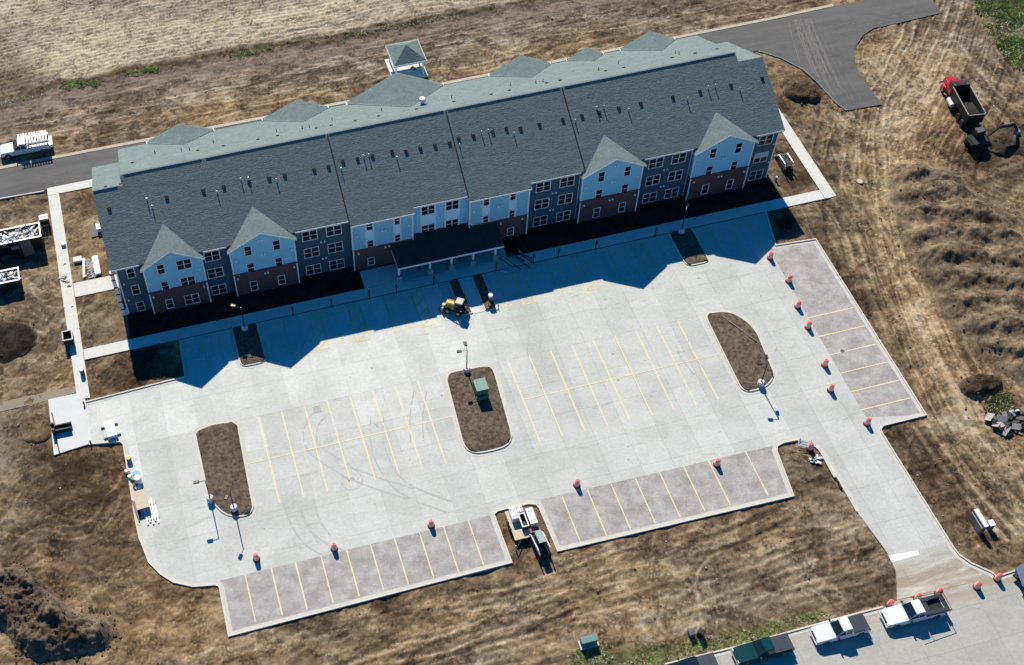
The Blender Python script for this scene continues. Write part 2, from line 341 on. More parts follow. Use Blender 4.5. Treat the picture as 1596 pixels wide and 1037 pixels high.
# ------------------------------------------------------------------ noise on arrays
def vnoise(x, y, seed):
    xi = np.floor(x).astype(np.int64); yi = np.floor(y).astype(np.int64); fx = x - xi; fy = y - yi
    fx = fx*fx*(3-2*fx); fy = fy*fy*(3-2*fy)
    def h(a, b):
        n = (a*374761393 + b*668265263 + seed*974634777) & 0x7fffffff
        n = ((n ^ (n >> 13))*1274126177) & 0x7fffffff
        return ((n ^ (n >> 16)) & 0xffff)/65535.0
    return (h(xi,yi)*(1-fx)+h(xi+1,yi)*fx)*(1-fy) + (h(xi,yi+1)*(1-fx)+h(xi+1,yi+1)*fx)*fy
def fbm(x, y, seed, o=5, g=.55):
    s = 0; a = 1; tt = 0
    for k in range(o):
        s = s + a*vnoise(x, y, seed+k*17); tt += a; a *= g; x = x*2.03+7.1; y = y*2.03-3.7
    return s/tt
def inside(X, Y, poly):
    r = np.zeros(X.shape, bool); n = len(poly)
    for i in range(n):
        x1, y1 = poly[i-1]; x2, y2 = poly[i]
        if y1 == y2: continue
        c = ((y1 > Y) != (y2 > Y)) & (X < (x2-x1)*(Y-y1)/(y2-y1)+x1); r ^= c
    return r
def sstep(a, b, x):
    t = np.clip((x-a)/(b-a), 0, 1); return t*t*(3-2*t)

# ------------------------------------------------------------------ outlines of the paving (metres; x along the building front, y away from the viewer)
LOT = [(-6.80,-13.04),(3.25,-12.59)] + [(5.3,-12.6),(5.55,-6.62),(83.2,-6.62)] + [(81.86,-12.48),(87.24,-12.90),(87.23,-41.53),(81.89,-41.54),(81.29,-41.92),(81.18,-42.45),(81.48,-57.94),(81.63,-59.13),(82.37,-60.39),(83.87,-61.97),(84.04,-62.45),(72.83,-62.15),(73.79,-60.31),(74.32,-59.02),(74.53,-56.91),(73.78,-51.29),(73.70,-45.16),(73.39,-42.55),(72.82,-41.43),(71.50,-40.68),(69.95,-40.61),(69.01,-40.85),(68.61,-41.47),(67.86,-47.46),(40.57,-47.03),(40.40,-41.41),(40.18,-40.83),(39.40,-40.48),(37.02,-40.42),(35.74,-40.45),(35.18,-40.80),(35.15,-41.39),(35.19,-47.02),(4.24,-47.36),(4.30,-41.67),(4.19,-41.28),(3.81,-41.05),(1.50,-40.62),(-0.42,-39.55),(-1.61,-38.21),(-2.61,-36.43),(-3.18,-33.11),(-3.27,-29.89),(-3.21,-24.12),(-3.22,-20.35),(-3.38,-19.84),(-3.77,-19.64),(-6.84,-19.10),(-6.85,-15.64)]
BAY_R = [(80.92,-12.79),(87.24,-12.90),(87.23,-41.53),(80.53,-39.93)]
BAY_BL = [(4.4,-40.75)] + [(35.14,-40.82),(35.17,-46.99),(4.25,-47.34)]
BAY_BR = [(43.30,-39.97),(68.94,-40.74),(67.86,-47.44),(40.59,-47.01)]
BAY_BR[0] = (40.81,-40.40)
PAD = [(-11.12,-11.32),(-6.84,-11.36),(-6.80,-19.03),(-11.28,-19.52)]
ISLE = {
 'left': fillet([(4.93,-20.78),(6.89,-20.20),(9.51,-20.52),(10.11,-21.21),(9.71,-32.80),(9.12,-33.58),(7.74,-33.58),(6.29,-32.79),(4.98,-30.33)], [1.6,1.6,1.0,.9,1.2,1.0,1.6,2.0,2.4]),
 'mid': fillet([(35.36,-20.48),(41.38,-20.78),(40.37,-32.76),(34.42,-32.73)], [1.6,1.6,2.2,2.4]),
 'right': fillet([(68.67,-20.37),(72.05,-20.80),(73.86,-23.98),(73.14,-31.54),(71.47,-32.93),(68.30,-33.11)], [1.3,4.0,5.0,2.2,2.2,1.8]),
 'front_l': fillet([(12.0,-6.62),(15.2,-6.62),(15.2,-12.95),(11.95,-12.95)], [0,0,.9,1.1]),
 'front_r': fillet([(69.6,-6.62),(72.85,-6.62),(72.85,-12.7),(69.6,-12.7)], [0,0,.9,1.1]),
 'bed_l': fillet([(39.85,-6.62),(41.3,-6.62),(41.4,-12.5),(39.95,-12.5)], 0),
 'bed_r': fillet([(42.95,-6.62),(44.45,-6.62),(44.45,-12.6),(42.95,-12.6)], [0,0,.5,.3]),
}
WALKS = [  # rectangles of footpath: along the front, left, right
 [(-6.25,-6.5),(93.35,-6.5),(93.35,-4.85),(-6.25,-4.85)],
]
ASPHALT = [(-19.23,24.32),(-14.07,24.44),(-8.13,24.23),(-1.66,24.32),(2.02,24.21)] + [(60.0,24.3)] + [(95.86,23.69),(98.39,21.29),(100.29,18.07),(100.99,15.38),(101.63,10.23),(102.28,8.37),(107.42,8.10),(107.48,8.78),(107.36,12.21),(107.88,16.98),(109.42,20.25),(111.91,22.54),(114.18,23.56),(118.15,23.61),(125.43,23.94),(125.53,26.62),(127.01,29.91),(110.91,29.89),(99.98,29.61),(50.55,29.48),(-7.67,30.05),(-18.88,30.06)]
STREET = [(46.67,-62.57),(54.69,-62.73),(60.80,-62.63),(68.09,-62.57),(71.01,-62.61),(72.79,-62.22),(84.04,-62.45),(86.37,-62.47),(93.79,-62.53),(112.23,-70.39),(86.40,-97.06),(13.31,-77.23),(23.78,-62.44)]

# ------------------------------------------------------------------ ground: one sheet out to the horizon
def axis(a, b, step, far):
    core = list(np.arange(a, b+1e-6, step)); lo = []; hi = []; d = step
    x = a
    while x > -far: d *= 1.5; x -= d; lo.append(x)
    x = b; d = step
    while x < far: d *= 1.5; x += d; hi.append(x)
    return np.array(lo[::-1]+core+hi), len(lo), len(core)
STEP = .175
xs, ix0, nx = axis(-30, 132, STEP, 4000); ys, iy0, ny = axis(-68, 68, STEP, 4000)
GX, GY = np.meshgrid(xs, ys, indexing='xy')
# --- wheel tracks rasterised on the core grid
trk = np.zeros(GX.shape); trd = np.zeros(GX.shape); rut = np.zeros(GX.shape)
def splat(arr, px, py, wdt, amp):
    i = (px - xs[ix0])/STEP; j = (py - ys[iy0])/STEP; r = int(math.ceil(wdt*1.1/STEP))
    i0 = np.floor(i).astype(int); j0 = np.floor(j).astype(int)
    for dj in range(-r, r+2):
        for di in range(-r, r+2):
            a = i0+di; b = j0+dj
            d2 = ((a-i)**2 + (b-j)**2)*STEP**2; v = amp*np.exp(-(d2/(wdt*.5)**2)**1.5)
            ok = (a >= 0) & (a < nx) & (b >= 0) & (b < ny)
            np.maximum.at(arr, (b[ok]+iy0, a[ok]+ix0), v[ok])
def track(pts, gauge=1.8, wd=.45, amp=1.0, dual=True, off=0.0, wob=.25, seed=0):
    dk = rng.random() < .30
    pts = chaikin(pts, 3); P = np.array(pts); d = np.r_[0, np.cumsum(np.hypot(*np.diff(P, axis=0).T))]
    s = np.arange(0, d[-1], .12)
    if len(s) < 3: return
    x = np.interp(s, d, P[:,0]); y = np.interp(s, d, P[:,1]); tx = np.gradient(x); ty = np.gradient(y); l = np.hypot(tx, ty)+1e-9
    nxn, nyn = -ty/l, tx/l
    wv = (fbm(s*.08, s*0+seed*3.3, 900+seed, 3)-.5)*2*wob*2
    br = np.clip((fbm(s*.12, s*0+seed*1.7, 500+seed, 5)-.24)*3.4, 0, 1)*amp*(.7+.6*fbm(s*2.0, s*0+seed*2.1, 700+seed, 2))
    for o in ((-gauge/2, gauge/2) if dual else (0,)):
        px = x+nxn*(o+off+wv); py = y+nyn*(o+off+wv)
        splat(trd if dk else trk, px, py, wd, br)
        splat(rut, px, py, wd*.7, br)
TR = [
 ([(130.63,27.19),(124.84,20.98),(120.54,14.69),(113.88,8.01),(106.71,1.90),(101.36,-5.60),(97.06,-16.42),(93.60,-28.69),(91.86,-40.28),(92.19,-49.66),(94.04,-57.14)], 12, 1.0),
 ([(108.12,8.31),(103.02,0.34),(99.67,-7.60),(95.36,-20.49),(92.76,-32.60),(91.65,-42.13),(91.98,-51.38),(93.82,-58.76)], 9, .9),
 ([(102.40,8.61),(97.22,2.05),(94.19,-6.00),(93.69,-17.74),(92.48,-28.37),(91.37,-38.20),(90.78,-46.55),(92.24,-54.93)], 6, .75),
 ([(101.60,8.57),(101.87,4.67),(107.94,4.24),(115.20,10.45),(122.67,18.56),(128.94,26.08)], 7, .95),
 ([(102.53,9.27),(96.40,4.27),(95.29,7.96),(95.45,13.46)], 5, .7),
 ([(94.31,11.00),(92.78,4.67),(93.64,-3.34),(92.38,-15.06),(91.21,-25.88),(88.95,-36.53)], 6, .65),
 ([(123.00,-2.89),(122.13,4.17),(121.75,11.39),(122.67,18.56),(118.79,15.21),(112.82,9.73)], 6, .7),
 ([(100.95,7.66),(101.61,-0.55),(107.60,-3.60),(111.67,-9.86),(113.00,-18.71)], 5, .55),
 ([(113.02,8.26),(110.89,11.73),(110.02,17.82),(113.80,21.21),(118.24,19.88),(118.10,13.94)], 6, .6),
 ([(101.04,11.81),(99.74,3.29),(100.46,-2.80),(98.57,-10.94),(94.46,-21.35)], 5, .8),
 ([(107.27,8.56),(114.14,12.20),(117.23,14.20),(115.20,10.45),(109.62,3.74),(104.09,-1.28)], 4, .7),
 ([(91.37,-38.20),(87.56,-46.55),(84.68,-54.52),(82.78,-60.58)], 2, .5),
 ([(95.88,-43.34),(93.01,-49.89),(88.76,-58.17)], 2, .5),
 ([(127.15,4.08),(123.79,7.90),(120.01,11.91),(117.04,15.73)], 4, .5),
 ([(87.01,-7.58),(87.28,-18.16),(87.81,-29.12),(87.41,-40.93)], 3, .35),
 ([(117.14,-12.70),(113.28,-10.33),(112.51,-5.04),(114.01,1.10)], 3, .5),
]
k = 0
for pts, n, amp in TR:
    for q in range(n):
        o = (q - (n-1)/2)*rng.uniform(.55, 1.25) + rng.uniform(-.8, .8)
        track(pts, gauge=rng.uniform(1.5, 2.2), wd=rng.choice((.2,.28,.4,.6)), amp=amp*rng.uniform(.5, 1), off=o*1.6, wob=rng.uniform(.1,.5), seed=k); k += 1
band = np.zeros(GX.shape)
for pts, wd_, am in ((TR[0][0], 5.0, 1.0), (TR[1][0], 4.0, .8), (TR[3][0], 3.5, .9), (TR[8][0], 2.2, .7)):
    P_ = np.array(chaikin(pts, 3)); d_ = np.r_[0, np.cumsum(np.hypot(*np.diff(P_, axis=0).T))]; s__ = np.arange(0, d_[-1], .8)
    splat(band, np.interp(s__, d_, P_[:,0]), np.interp(s__, d_, P_[:,1]), wd_, am*np.ones(len(s__)))
# long streaks behind the building and in front of the lot
for q in range(46):
    y0 = rng.uniform(30.5, 46); x0 = rng.uniform(-40, 60); L = rng.uniform(15, 60)
    track([(x0, y0), (x0+L*.5, y0+rng.uniform(-1,1)), (x0+L, y0+rng.uniform(-1.2,1.2))], wd=rng.uniform(.2,.5), amp=rng.uniform(.3,.8), wob=.6, seed=k, dual=rng.random() < .4); k += 1
for q in range(44):
    y0 = rng.uniform(-64, -48.5); x0 = rng.uniform(2, 62); L = rng.uniform(6, 30); sl_ = rng.uniform(-.08,.10)
    track([(x0, y0), (x0+L*.5, y0+L*.5*sl_+rng.uniform(-.6,.6)), (x0+L, y0+L*sl_)], wd=rng.uniform(.2,.6), amp=rng.uniform(.3,.85), wob=.6, seed=k, dual=rng.random() < .5); k += 1
# short turning arcs
def arcs(n, poly, rr, amp):
    global k
    bx = [p[0] for p in poly]; by = [p[1] for p in poly]; c = 0
    while c < n:
        x, y = rng.uniform(min(bx), max(bx)), rng.uniform(min(by), max(by))
        if not inside(np.array([x]), np.array([y]), poly)[0]: continue
        r = rng.uniform(*rr); a = rng.uniform(0, 6.28); da = rng.uniform(.5, 2.2)*rng.choice((-1,1))
        track([(x+r*math.cos(a+da*t), y+r*math.sin(a+da*t)) for t in (0,.2,.4,.6,.8,1)], wd=rng.uniform(.2,.45), amp=amp*rng.uniform(.5,1), wob=.2, seed=k, dual=rng.random() < .6); k += 1; c += 1
arcs(60, [(-17.27,-16.94),(-3.55,-20.82),(-2.86,-36.68),(3.22,-42.40),(2.50,-50.35),(-19.39,-44.30)], (2,7), .55)
arcs(34, [(68.65,-46.57),(73.64,-58.03),(72.49,-61.67),(45.63,-58.80),(41.50,-50.67),(49.79,-48.10)], (3,12), .7)
arcs(26, [(104.32,-2.64),(120.34,-7.34),(130.79,10.16),(120.90,19.09),(102.64,7.16),(103.26,-1.04)], (3,9), .6)
arcs(16, [(81.04,-43.79),(87.56,-46.55),(92.86,-53.38),(87.73,-61.96),(84.09,-60.95),(83.20,-55.79)], (3,9), .5)
arcs(22, [(-15.08,11.38),(-7.21,11.43),(-7.44,-9.09),(-16.54,-7.50)], (2,6), .6)
arcs(16, [(43.15,37.75),(57.58,33.45),(70.13,29.71),(69.17,27.02),(42.43,34.97)], (2,6), .7)
arcs(8, [(-5.8,-4),(-.5,-4),(-.5,22),(-5.8,22)], (2,5), .4)
# --- colour regions: (world points, weight radius, palette shift, tint)
dark = np.array([.052,.034,.020]); midc = np.array([.162,.110,.064]); tan = np.array([.310,.226,.138]); pale = np.array([.46,.37,.262])
blotch = [  # pixel-measured patches: x y radius(m) lightness offset
]
def spots(pts, r, v):
    for p in pts: blotch.append((p[0], p[1], r, v))
spots([(-6.09,53.95),(7.28,53.06),(26.72,51.98)], 14, .0)
spots([(96.37,-1.60),(88.61,-8.05),(87.28,-18.16),(86.52,-26.66),(86.34,-36.77)], 6, -.02)
spots([(115.87,11.69),(113.74,15.24),(110.25,4.92)], 7, .24)
spots([(101.44,-8.11),(97.17,-18.75),(93.73,-30.82),(91.65,-42.13)], 4.5, .26)
spots([(119.51,2.18),(118.05,-5.37),(113.76,-2.81)], 5, -.24)
spots([(97.92,15.58),(98.03,12.70)], 2.6, -.22)
spots([(106.62,-7.14),(107.86,-9.99)], 4, -.10)
spots([(112.44,-14.98),(117.12,-10.20)], 6, .05)
spots([(-8.80,-21.18),(-7.48,-28.66),(-4.67,-34.53),(-9.99,-25.34)], 6, -.13)
spots([(-13.92,-28.58),(-15.56,-22.88)], 6, -.02)
spots([(-2.43,-43.17),(0.37,-47.01),(2.83,-44.63)], 5, .12)
spots([(-1.43,-41.10),(1.17,-42.22)], 2.2, -.16)
spots([(10.54,-47.55),(21.06,-47.36),(28.28,-46.99),(15.36,-47.73)], 3.5, -.16)
spots([(11.71,-51.65),(19.76,-52.38),(25.99,-54.85)], 5, .05)
spots([(41.50,-50.67),(39.36,-48.47),(47.32,-50.69)], 4, -.10)
spots([(47.52,-53.94),(53.74,-56.45)], 4, .06)
spots([(56.17,-50.71),(63.83,-50.36),(70.95,-49.81),(69.45,-54.43)], 5, -.04)
spots([(65.46,-54.94),(58.54,-53.82),(69.66,-58.52)], 5, -.06)
spots([(43.20,-55.84),(36.03,-56.14),(49.65,-57.63)], 4.5, .10)
spots([(82.71,-45.18),(82.96,-50.60),(84.68,-54.52),(88.39,-52.12)], 5, -.16)
spots([(86.20,-59.92),(83.58,-59.19)], 3.5, -.02)
spots([(-12.26,6.05),(-9.94,-3.25),(-12.61,-6.61)], 4, .05)
spots([(-3.31,5.71),(-3.83,1.42),(-4.46,-3.77)], 3.2, -.14)
spots([(-4.41,17.78),(-3.72,20.05)], 3, .04)
spots([(-9.27,20.43),(-11.87,19.95)], 4, .02)
spots([(-1.17,-8.85),(-4.43,-9.95)], 3, -.12)
spots([(91.44,-0.16),(90.86,2.60),(90.67,-3.73)], 3, -.15)
spots([(-15.75,-16.44),(-12.03,-16.55),(-14.78,-13.87)], 3, .04)
spots([(71.89,-43.03),(69.38,-45.02)], 3, -.16)
spots([(37.95,-43.95),(36.10,-45.10)], 2.5, -.10)
spots([(-13.27,-21.74),(-15.98,-19.15),(-11.24,-30.18),(-6.37,-25.47),(-14.38,-33.47)], 6, -.09)
spots([(87.48,-15.95),(88.13,-21.74),(87.81,-29.12),(87.06,-36.98)], 3.5, -.12)
spots([(84.28,-8.59),(82.84,-8.77),(1.40,-10.09),(0.03,-8.68),(0.44,-11.33)], 2.4, -.60)  # dark soil, albedo deepened further so the building's shadow on it reads near black
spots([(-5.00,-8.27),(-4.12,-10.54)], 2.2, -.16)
spots([(24.42,40.33),(5.32,38.71),(43.51,39.15),(72.60,36.64),(87.42,35.36)], 7, -.10)
spots([(90.33,1.46),(91.87,-2.19),(89.05,-3.26)], 2.5, -.14)
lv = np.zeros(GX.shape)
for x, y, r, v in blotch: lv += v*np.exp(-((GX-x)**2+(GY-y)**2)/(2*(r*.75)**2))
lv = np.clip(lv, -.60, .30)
warpx = GX + 3*(fbm(GX*.12, GY*.12, 3, 3)-.5); warpy = GY + 3*(fbm(GX*.12, GY*.12, 5, 3)-.5)
iso = fbm(warpx*.32, warpy*.32, 21, 6, .62)
sed = np.clip(np.maximum(np.roll(trk, 3, 1), np.roll(trk, -3, 0)) - trk, 0, 1)                 # soft dark lips beside the wheel marks
stx = fbm(warpx*.20, warpy*.75, 41, 6, .62)                      # streaks along x
c_, s_ = math.cos(R_(-92)), math.sin(R_(-92))
U = warpx*c_+warpy*s_; V = -warpx*s_+warpy*c_
std = fbm(U*.20, V*.75, 61, 6, .62)                                # streaks along the haul road
wr = sstep(84, 96, GX)*sstep(30, 18, GY)*.9                       # right side follows the haul road
wl = sstep(8, -4, GX)*.35
st = stx*(1-wr)*(1-wl) + std*wr + iso*wl*(1-wr)
fine = fbm(GX*2.2, GY*2.2, 81, 3, .7)
mott = fbm(warpx*1.1, warpy*1.1, 87, 5, .7)
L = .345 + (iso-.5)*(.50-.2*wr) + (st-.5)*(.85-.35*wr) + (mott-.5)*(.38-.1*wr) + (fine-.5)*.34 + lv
chalk = np.clip((fbm(warpx*.30, warpy*1.5, 301, 5, .65)-.60)*6, 0, 1)*sstep(29.5,32,GY)*sstep(47,42,GY)
wx2 = GX + 5*(fbm(GX*.16, GY*.16, 401, 4)-.5); wy2 = GY + 5*(fbm(GX*.16, GY*.16, 403, 4)-.5)
rg = 1-np.abs(2*fbm(wx2*.32, wy2*.62, 405, 5, .58)-1); rg2 = 1-np.abs(2*fbm(wx2*.5+9, wy2*.5, 411, 5, .6)-1)
vein = sstep(.86, .985, rg)*np.clip((fbm(GX*.12, GY*.12, 421, 3)-.36)*4, 0, 1)
scr = sstep(.90, .985, rg2)*np.clip((fbm(GX*.15, GY*.15, 431, 3)-.42)*4, 0, 1)
crA = fbm(wx2*.30, wy2*.52, 441, 6, .56); crB = fbm(wx2*.36+31, wy2*.6, 451, 6, .56); crC = fbm(GX*1.6, GY*1.6, 461, 4, .62)
light_crust = sstep(.550, .572, crA)*(.7+.6*crC); dark_crust = sstep(.555, .577, crB)*(.7+.6*crC); pale_fleck = sstep(.66, .70, crC)
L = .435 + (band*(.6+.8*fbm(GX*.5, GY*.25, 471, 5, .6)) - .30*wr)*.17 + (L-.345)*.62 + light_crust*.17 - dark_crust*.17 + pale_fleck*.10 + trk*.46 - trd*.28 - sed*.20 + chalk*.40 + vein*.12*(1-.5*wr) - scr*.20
def pal(L):
    L = np.clip(L, 0, 1.05)[..., None]
    c = np.where(L < .35, dark+(midc-dark)*(L/.35), np.where(L < .68, midc+(tan-midc)*((L-.35)/.33), tan+(pale-tan)*((L-.68)/.37)))
    return c
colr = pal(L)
# warm / grey tint drift
wt = (fbm(GX*.07, GY*.07, 101, 4)-.5)[..., None]
colr = colr*(1 + wt*np.array([.30,.0,-.40]))
greyzone = (sstep(33, 38, GY)*sstep(47, 42, GY)*.55 + sstep(-48.5,-46,GY)*0)[..., None]
gm = colr.mean(axis=2, keepdims=True); colr = colr*(1-greyzone*.5)+gm*np.array([1.07,.98,.93])*greyzone*.5
# stubble field beyond the ditch
FE = np.interp(GX, *zip(*[(-26.18,44.48),(-12.47,45.13),(-3.12,45.85),(7.27,46.02),(15.85,45.88),(30.27,45.25),(48.94,44.68),(65.18,44.78),(81.69,44.59),(129.25,44.69)]))
dd = GY - FE - (fbm(GX*.2, GY*.2, 7, 3)-.5)*2.0
fm = sstep(.0, 1.2, dd)
rows = .5+.5*np.sin((GY - .012*GX + (fbm(GX*.03, GY*.03, 9, 3)-.5)*9)*2*math.pi/.95)
fl = fbm(warpx*.06, warpy*.22, 121, 6, .6); fl2 = fbm(GX*.09, GY*.09, 131, 5, .6); fgr = fbm(GX*3, GY*3, 141, 2, .7)
fa = np.array([.20,.155,.115]); fb = np.array([.53,.435,.30])
swath = fbm(GX*.012, (GY-.02*GX)*.16, 127, 4, .6)
ft = np.clip(.56 + (fl-.5)*1.0 + (swath-.5)*1.1 + (sstep(.25,.6,rows)-.5)*.26 + (fgr-.5)*.70, 0, 1)[..., None]
fcol = fa+(fb-fa)*ft
br_ = np.clip((fl2-.53)*7, 0, 1)[..., None]*.62*sstep(8,20,dd)[...,None]; fcol = fcol*(1-br_)+np.array([.20,.155,.135])*br_
# darker rusty corner near the far left edge of the ditch
for (x, y), r in zip([(-11.26,48.71),(-8.60,47.18),(-13.95,50.24)], (3.0, 2.5, 4)):
    g_ = (np.exp(-((GX-x)**2+(GY-y)**2)/(2*r*r))*.6)[..., None]; fcol = fcol*(1-g_)+np.array([.12,.075,.04])*g_
colr = colr*(1-fm[..., None])+fcol*fm[..., None]
# ditch: dark weedy line then grey washed slope
dl = np.exp(-((dd+.1)/.7)**2)*np.clip(.35+(fbm(GX*.25, GY*.25, 151, 4)-.4)*2.4, 0, 1)
colr = colr*(1-dl[..., None]*.75)+np.array([.045,.048,.02])*dl[..., None]*.75
sl2 = sstep(-.5,-1.2,dd)*sstep(-6,-3.4,dd)*.75
gs = np.array([.17,.135,.11])*(.72+.7*(fbm(GX*.5, GY*1.1, 161, 5, .65)))[..., None]
colr = colr*(1-sl2[..., None])+gs*sl2[..., None]
# grass tint under the weeds by the street and at the far right corner
GRASS = [(36.77,-60.05),(39.11,-58.34),(44.65,-59.50),(49.18,-60.53),(55.33,-61.11),(60.41,-61.00),(64.41,-60.97),(65.79,-61.89),(61.22,-62.37),(54.72,-62.51),(46.69,-62.50),(44.17,-62.53)]
WEED = [(133.01,31.41),(130.50,23.21),(129.31,16.58),(128.97,10.70),(132.35,5.36),(155.29,-0.02),(186.50,43.94),(146.92,56.16)]
def soft(poly, wd=1.2):
    a = inside(GX, GY, poly).astype(float); nz = fbm(GX*.5, GY*.5, 171, 4); kk = max(1, int(wd/STEP))
    cs = np.cumsum(a, axis=0); b = (np.roll(cs, -kk, 0)-np.roll(cs, kk, 0))/(2*kk); cs = np.cumsum(b, axis=1); b = (np.roll(cs, -kk, 1)-np.roll(cs, kk, 1))/(2*kk)
    return np.clip(b*1.4-.2+(nz-.5)*1.3*(b > .02)*(b < .98), 0, 1)
gw = soft(GRASS); gcol = np.array([.105,.115,.045])*(.6+.9*fbm(GX*1.2, GY*1.2, 181, 4))[..., None]
colr = colr*(1-gw[..., None]*.75)+gcol*gw[..., None]*.75
ww = soft(WEED); wcol = np.array([.24,.23,.12])*(.6+.8*fbm(GX*.8, GY*.8, 191, 4))[..., None]
colr = colr*(1-ww[..., None]*.8)+wcol*ww[..., None]*.8
# mulch strip and beds against the building front
mm = ((GY < 0.2) & (GY > -4.9) & (GX > -.4) & (GX < 86.4)).astype(float)[..., None]
colr = colr*(1-mm)+(np.array([.03,.021,.016])*(.5+1.2*fbm(GX*2, GY*2, 201, 3))[..., None])*mm
# --- relief
core = sstep(-200, -60, GX)*sstep(260, 150, GX)*sstep(-160,-80,GY)*sstep(200,100,GY)
berm = np.clip(np.maximum(np.roll(rut, 3, 0), np.roll(rut, -3, 0)) - rut, 0, 1)
lump = fbm(GX*1.3+.6*GY, GY*1.3, 217, 5, .66)
Hh = (-.09 + (iso-.5)*.34 + (fine-.5)*.10 + (fbm(GX*.9, GY*.9, 211, 4, .6)-.5)*.30 + np.clip(lump-.55, 0, 1)*.55 - rut*.11 + berm*.07)*core
Hh += fm*((rows-.5)*.07) - .45*np.exp(-((dd+1.6)/1.6)**2)*core
rough_r = sstep(90, 100, GX)*sstep(20, 8, GY)
Hh += rough_r*(fbm(GX*.28, GY*.28, 221, 5, .6)-.5)*.35
bank = np.clip((fbm(warpx*.25, warpy*1.1, 231, 5, .6)-.55)*3, 0, 1)
Hh += bank*.22*sstep(-46,-48,GY)*core
# levelled next to paving, cut away beneath it
def blur(a, kk):
    cs = np.cumsum(a, axis=0); b = (np.roll(cs, -kk, 0)-np.roll(cs, kk, 0))/(2*kk); cs = np.cumsum(b, axis=1); return (np.roll(cs, -kk, 1)-np.roll(cs, kk, 1))/(2*kk)
pav = np.zeros(GX.shape, bool)
for poly in (LOT, PAD, ASPHALT, STREET): pav |= inside(GX, GY, poly)
RECTS = [(-7.75,-6.3,-14,24.2),(-6.3,0,3.6,6.6),(-14,-7,22.6,24.4),(-6.4,93.4,-6.55,-4.8),(91.7,93.4,-6.5,24.3),(-14,0,23,24.4)]
for a, b, c, d in RECTS[3:5]: pav |= (GX > a) & (GX < b) & (GY > c) & (GY < d)
near = np.clip(blur(pav.astype(float), int(1.6/STEP))*2.2, 0, 1); bld = (GX > -6.4) & (GX < 91.7) & (GY > -6.4) & (GY < 24.4)
Hh = np.where(bld, -.05+(Hh+.06)*.25, Hh)
Hh = Hh*(1-near) + np.minimum(Hh, -.045 + (fine-.5)*.05)*near
deep = blur(pav.astype(float), 2) > .97
Hh = np.where(deep, -.5, Hh)
def ground_mesh():
    ny_, nx_ = GX.shape; co = np.stack([GX, GY, Hh], -1).reshape(-1, 3).astype(np.float32)
    idx = np.arange(nx_*ny_).reshape(ny_, nx_); q = np.stack([idx[:-1,:-1], idx[:-1,1:], idx[1:,1:], idx[1:,:-1]], -1).reshape(-1, 4)
    me = bpy.data.meshes.new('ground'); me.vertices.add(len(co)); me.vertices.foreach_set('co', co.ravel())
    me.loops.add(q.size); me.loops.foreach_set('vertex_index', q.ravel().astype(np.int32)); me.polygons.add(len(q))
    me.polygons.foreach_set('loop_start', np.arange(0, q.size, 4, dtype=np.int32)); me.polygons.foreach_set('use_smooth', np.ones(len(q), bool))
    at = me.color_attributes.new('soil', 'FLOAT_COLOR', 'POINT')
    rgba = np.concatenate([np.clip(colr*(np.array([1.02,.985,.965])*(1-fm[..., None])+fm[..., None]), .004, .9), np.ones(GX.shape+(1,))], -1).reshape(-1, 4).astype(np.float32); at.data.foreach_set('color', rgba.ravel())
    me.update(calc_edges=True); return me
def soil_material():
    m = bpy.data.materials.new('soil'); m.use_nodes = True; t = m.node_tree; b = t.nodes['Principled BSDF']; b.inputs['Roughness'].default_value = .97; b.inputs['Specular IOR Level'].default_value = .15
    at = N(t, 'ShaderNodeVertexColor'); at.layer_name = 'soil'; ge = N(t, 'ShaderNodeNewGeometry')
    a = N(t, 'ShaderNodeTexNoise', Scale=5.0, Detail=6.0, Roughness=.75); t.links.new(ge.outputs['Position'], a.inputs['Vector'])
    o = mult(t, at.outputs[0], ramp(t, a.outputs[0], .32, (.74,.73,.72), .68, (1.24,1.24,1.24)))
    a2 = N(t, 'ShaderNodeTexNoise', Scale=1.7, Detail=5.0, Roughness=.7); t.links.new(ge.outputs['Position'], a2.inputs['Vector'])
    o = mult(t, o, ramp(t, a2.outputs[0], .36, (.84,.83,.82), .62, (1.12,1.12,1.11)))
    wp = N(t, 'ShaderNodeTexNoise', Scale=3.0, Detail=3.0); t.links.new(ge.outputs['Position'], wp.inputs['Vector'])
    vm = N(t, 'ShaderNodeVectorMath', operation='SCALE'); vm.inputs['Scale'].default_value = .35; t.links.new(wp.outputs['Color'], vm.inputs[0])
    va = N(t, 'ShaderNodeVectorMath', operation='ADD'); t.links.new(ge.outputs['Position'], va.inputs[0]); t.links.new(vm.outputs[0], va.inputs[1])
    vo = N(t, 'ShaderNodeTexVoronoi', Scale=2.7); t.links.new(va.outputs[0], vo.inputs['Vector'])
    mk = N(t, 'ShaderNodeTexNoise', Scale=.45, Detail=5.0, Roughness=.6); t.links.new(ge.outputs['Position'], mk.inputs['Vector'])
    mk2 = N(t, 'ShaderNodeMapRange'); mk2.inputs['From Min'].default_value = .47; mk2.inputs['From Max'].default_value = .58; t.links.new(mk.outputs[0], mk2.inputs[0])
    vr = ramp(t, vo.outputs['Distance'], .15, (1.12,1.11,1.10), .62, (.50,.49,.48))  # clod gaps darkened: crevice shadow painted into the soil colour
    mv = t.nodes.new('ShaderNodeMix'); mv.data_type = 'RGBA'; t.links.new(mk2.outputs[0], mv.inputs[0]); mv.inputs[6].default_value = (1,1,1,1); t.links.new(vr, mv.inputs[7])
    o = mult(t, o, mv.outputs[2])
    t.links.new(o, b.inputs['Base Color'])
    h = N(t, 'ShaderNodeTexNoise', Scale=2.6, Detail=7.0, Roughness=.7); t.links.new(ge.outputs['Position'], h.inputs['Vector'])
    bp = N(t, 'ShaderNodeBump', Strength=.5, Distance=.16); t.links.new(h.outputs[0], bp.inputs['Height']); t.links.new(bp.outputs[0], b.inputs['Normal'])
    return m
M['ground'] = soil_material()
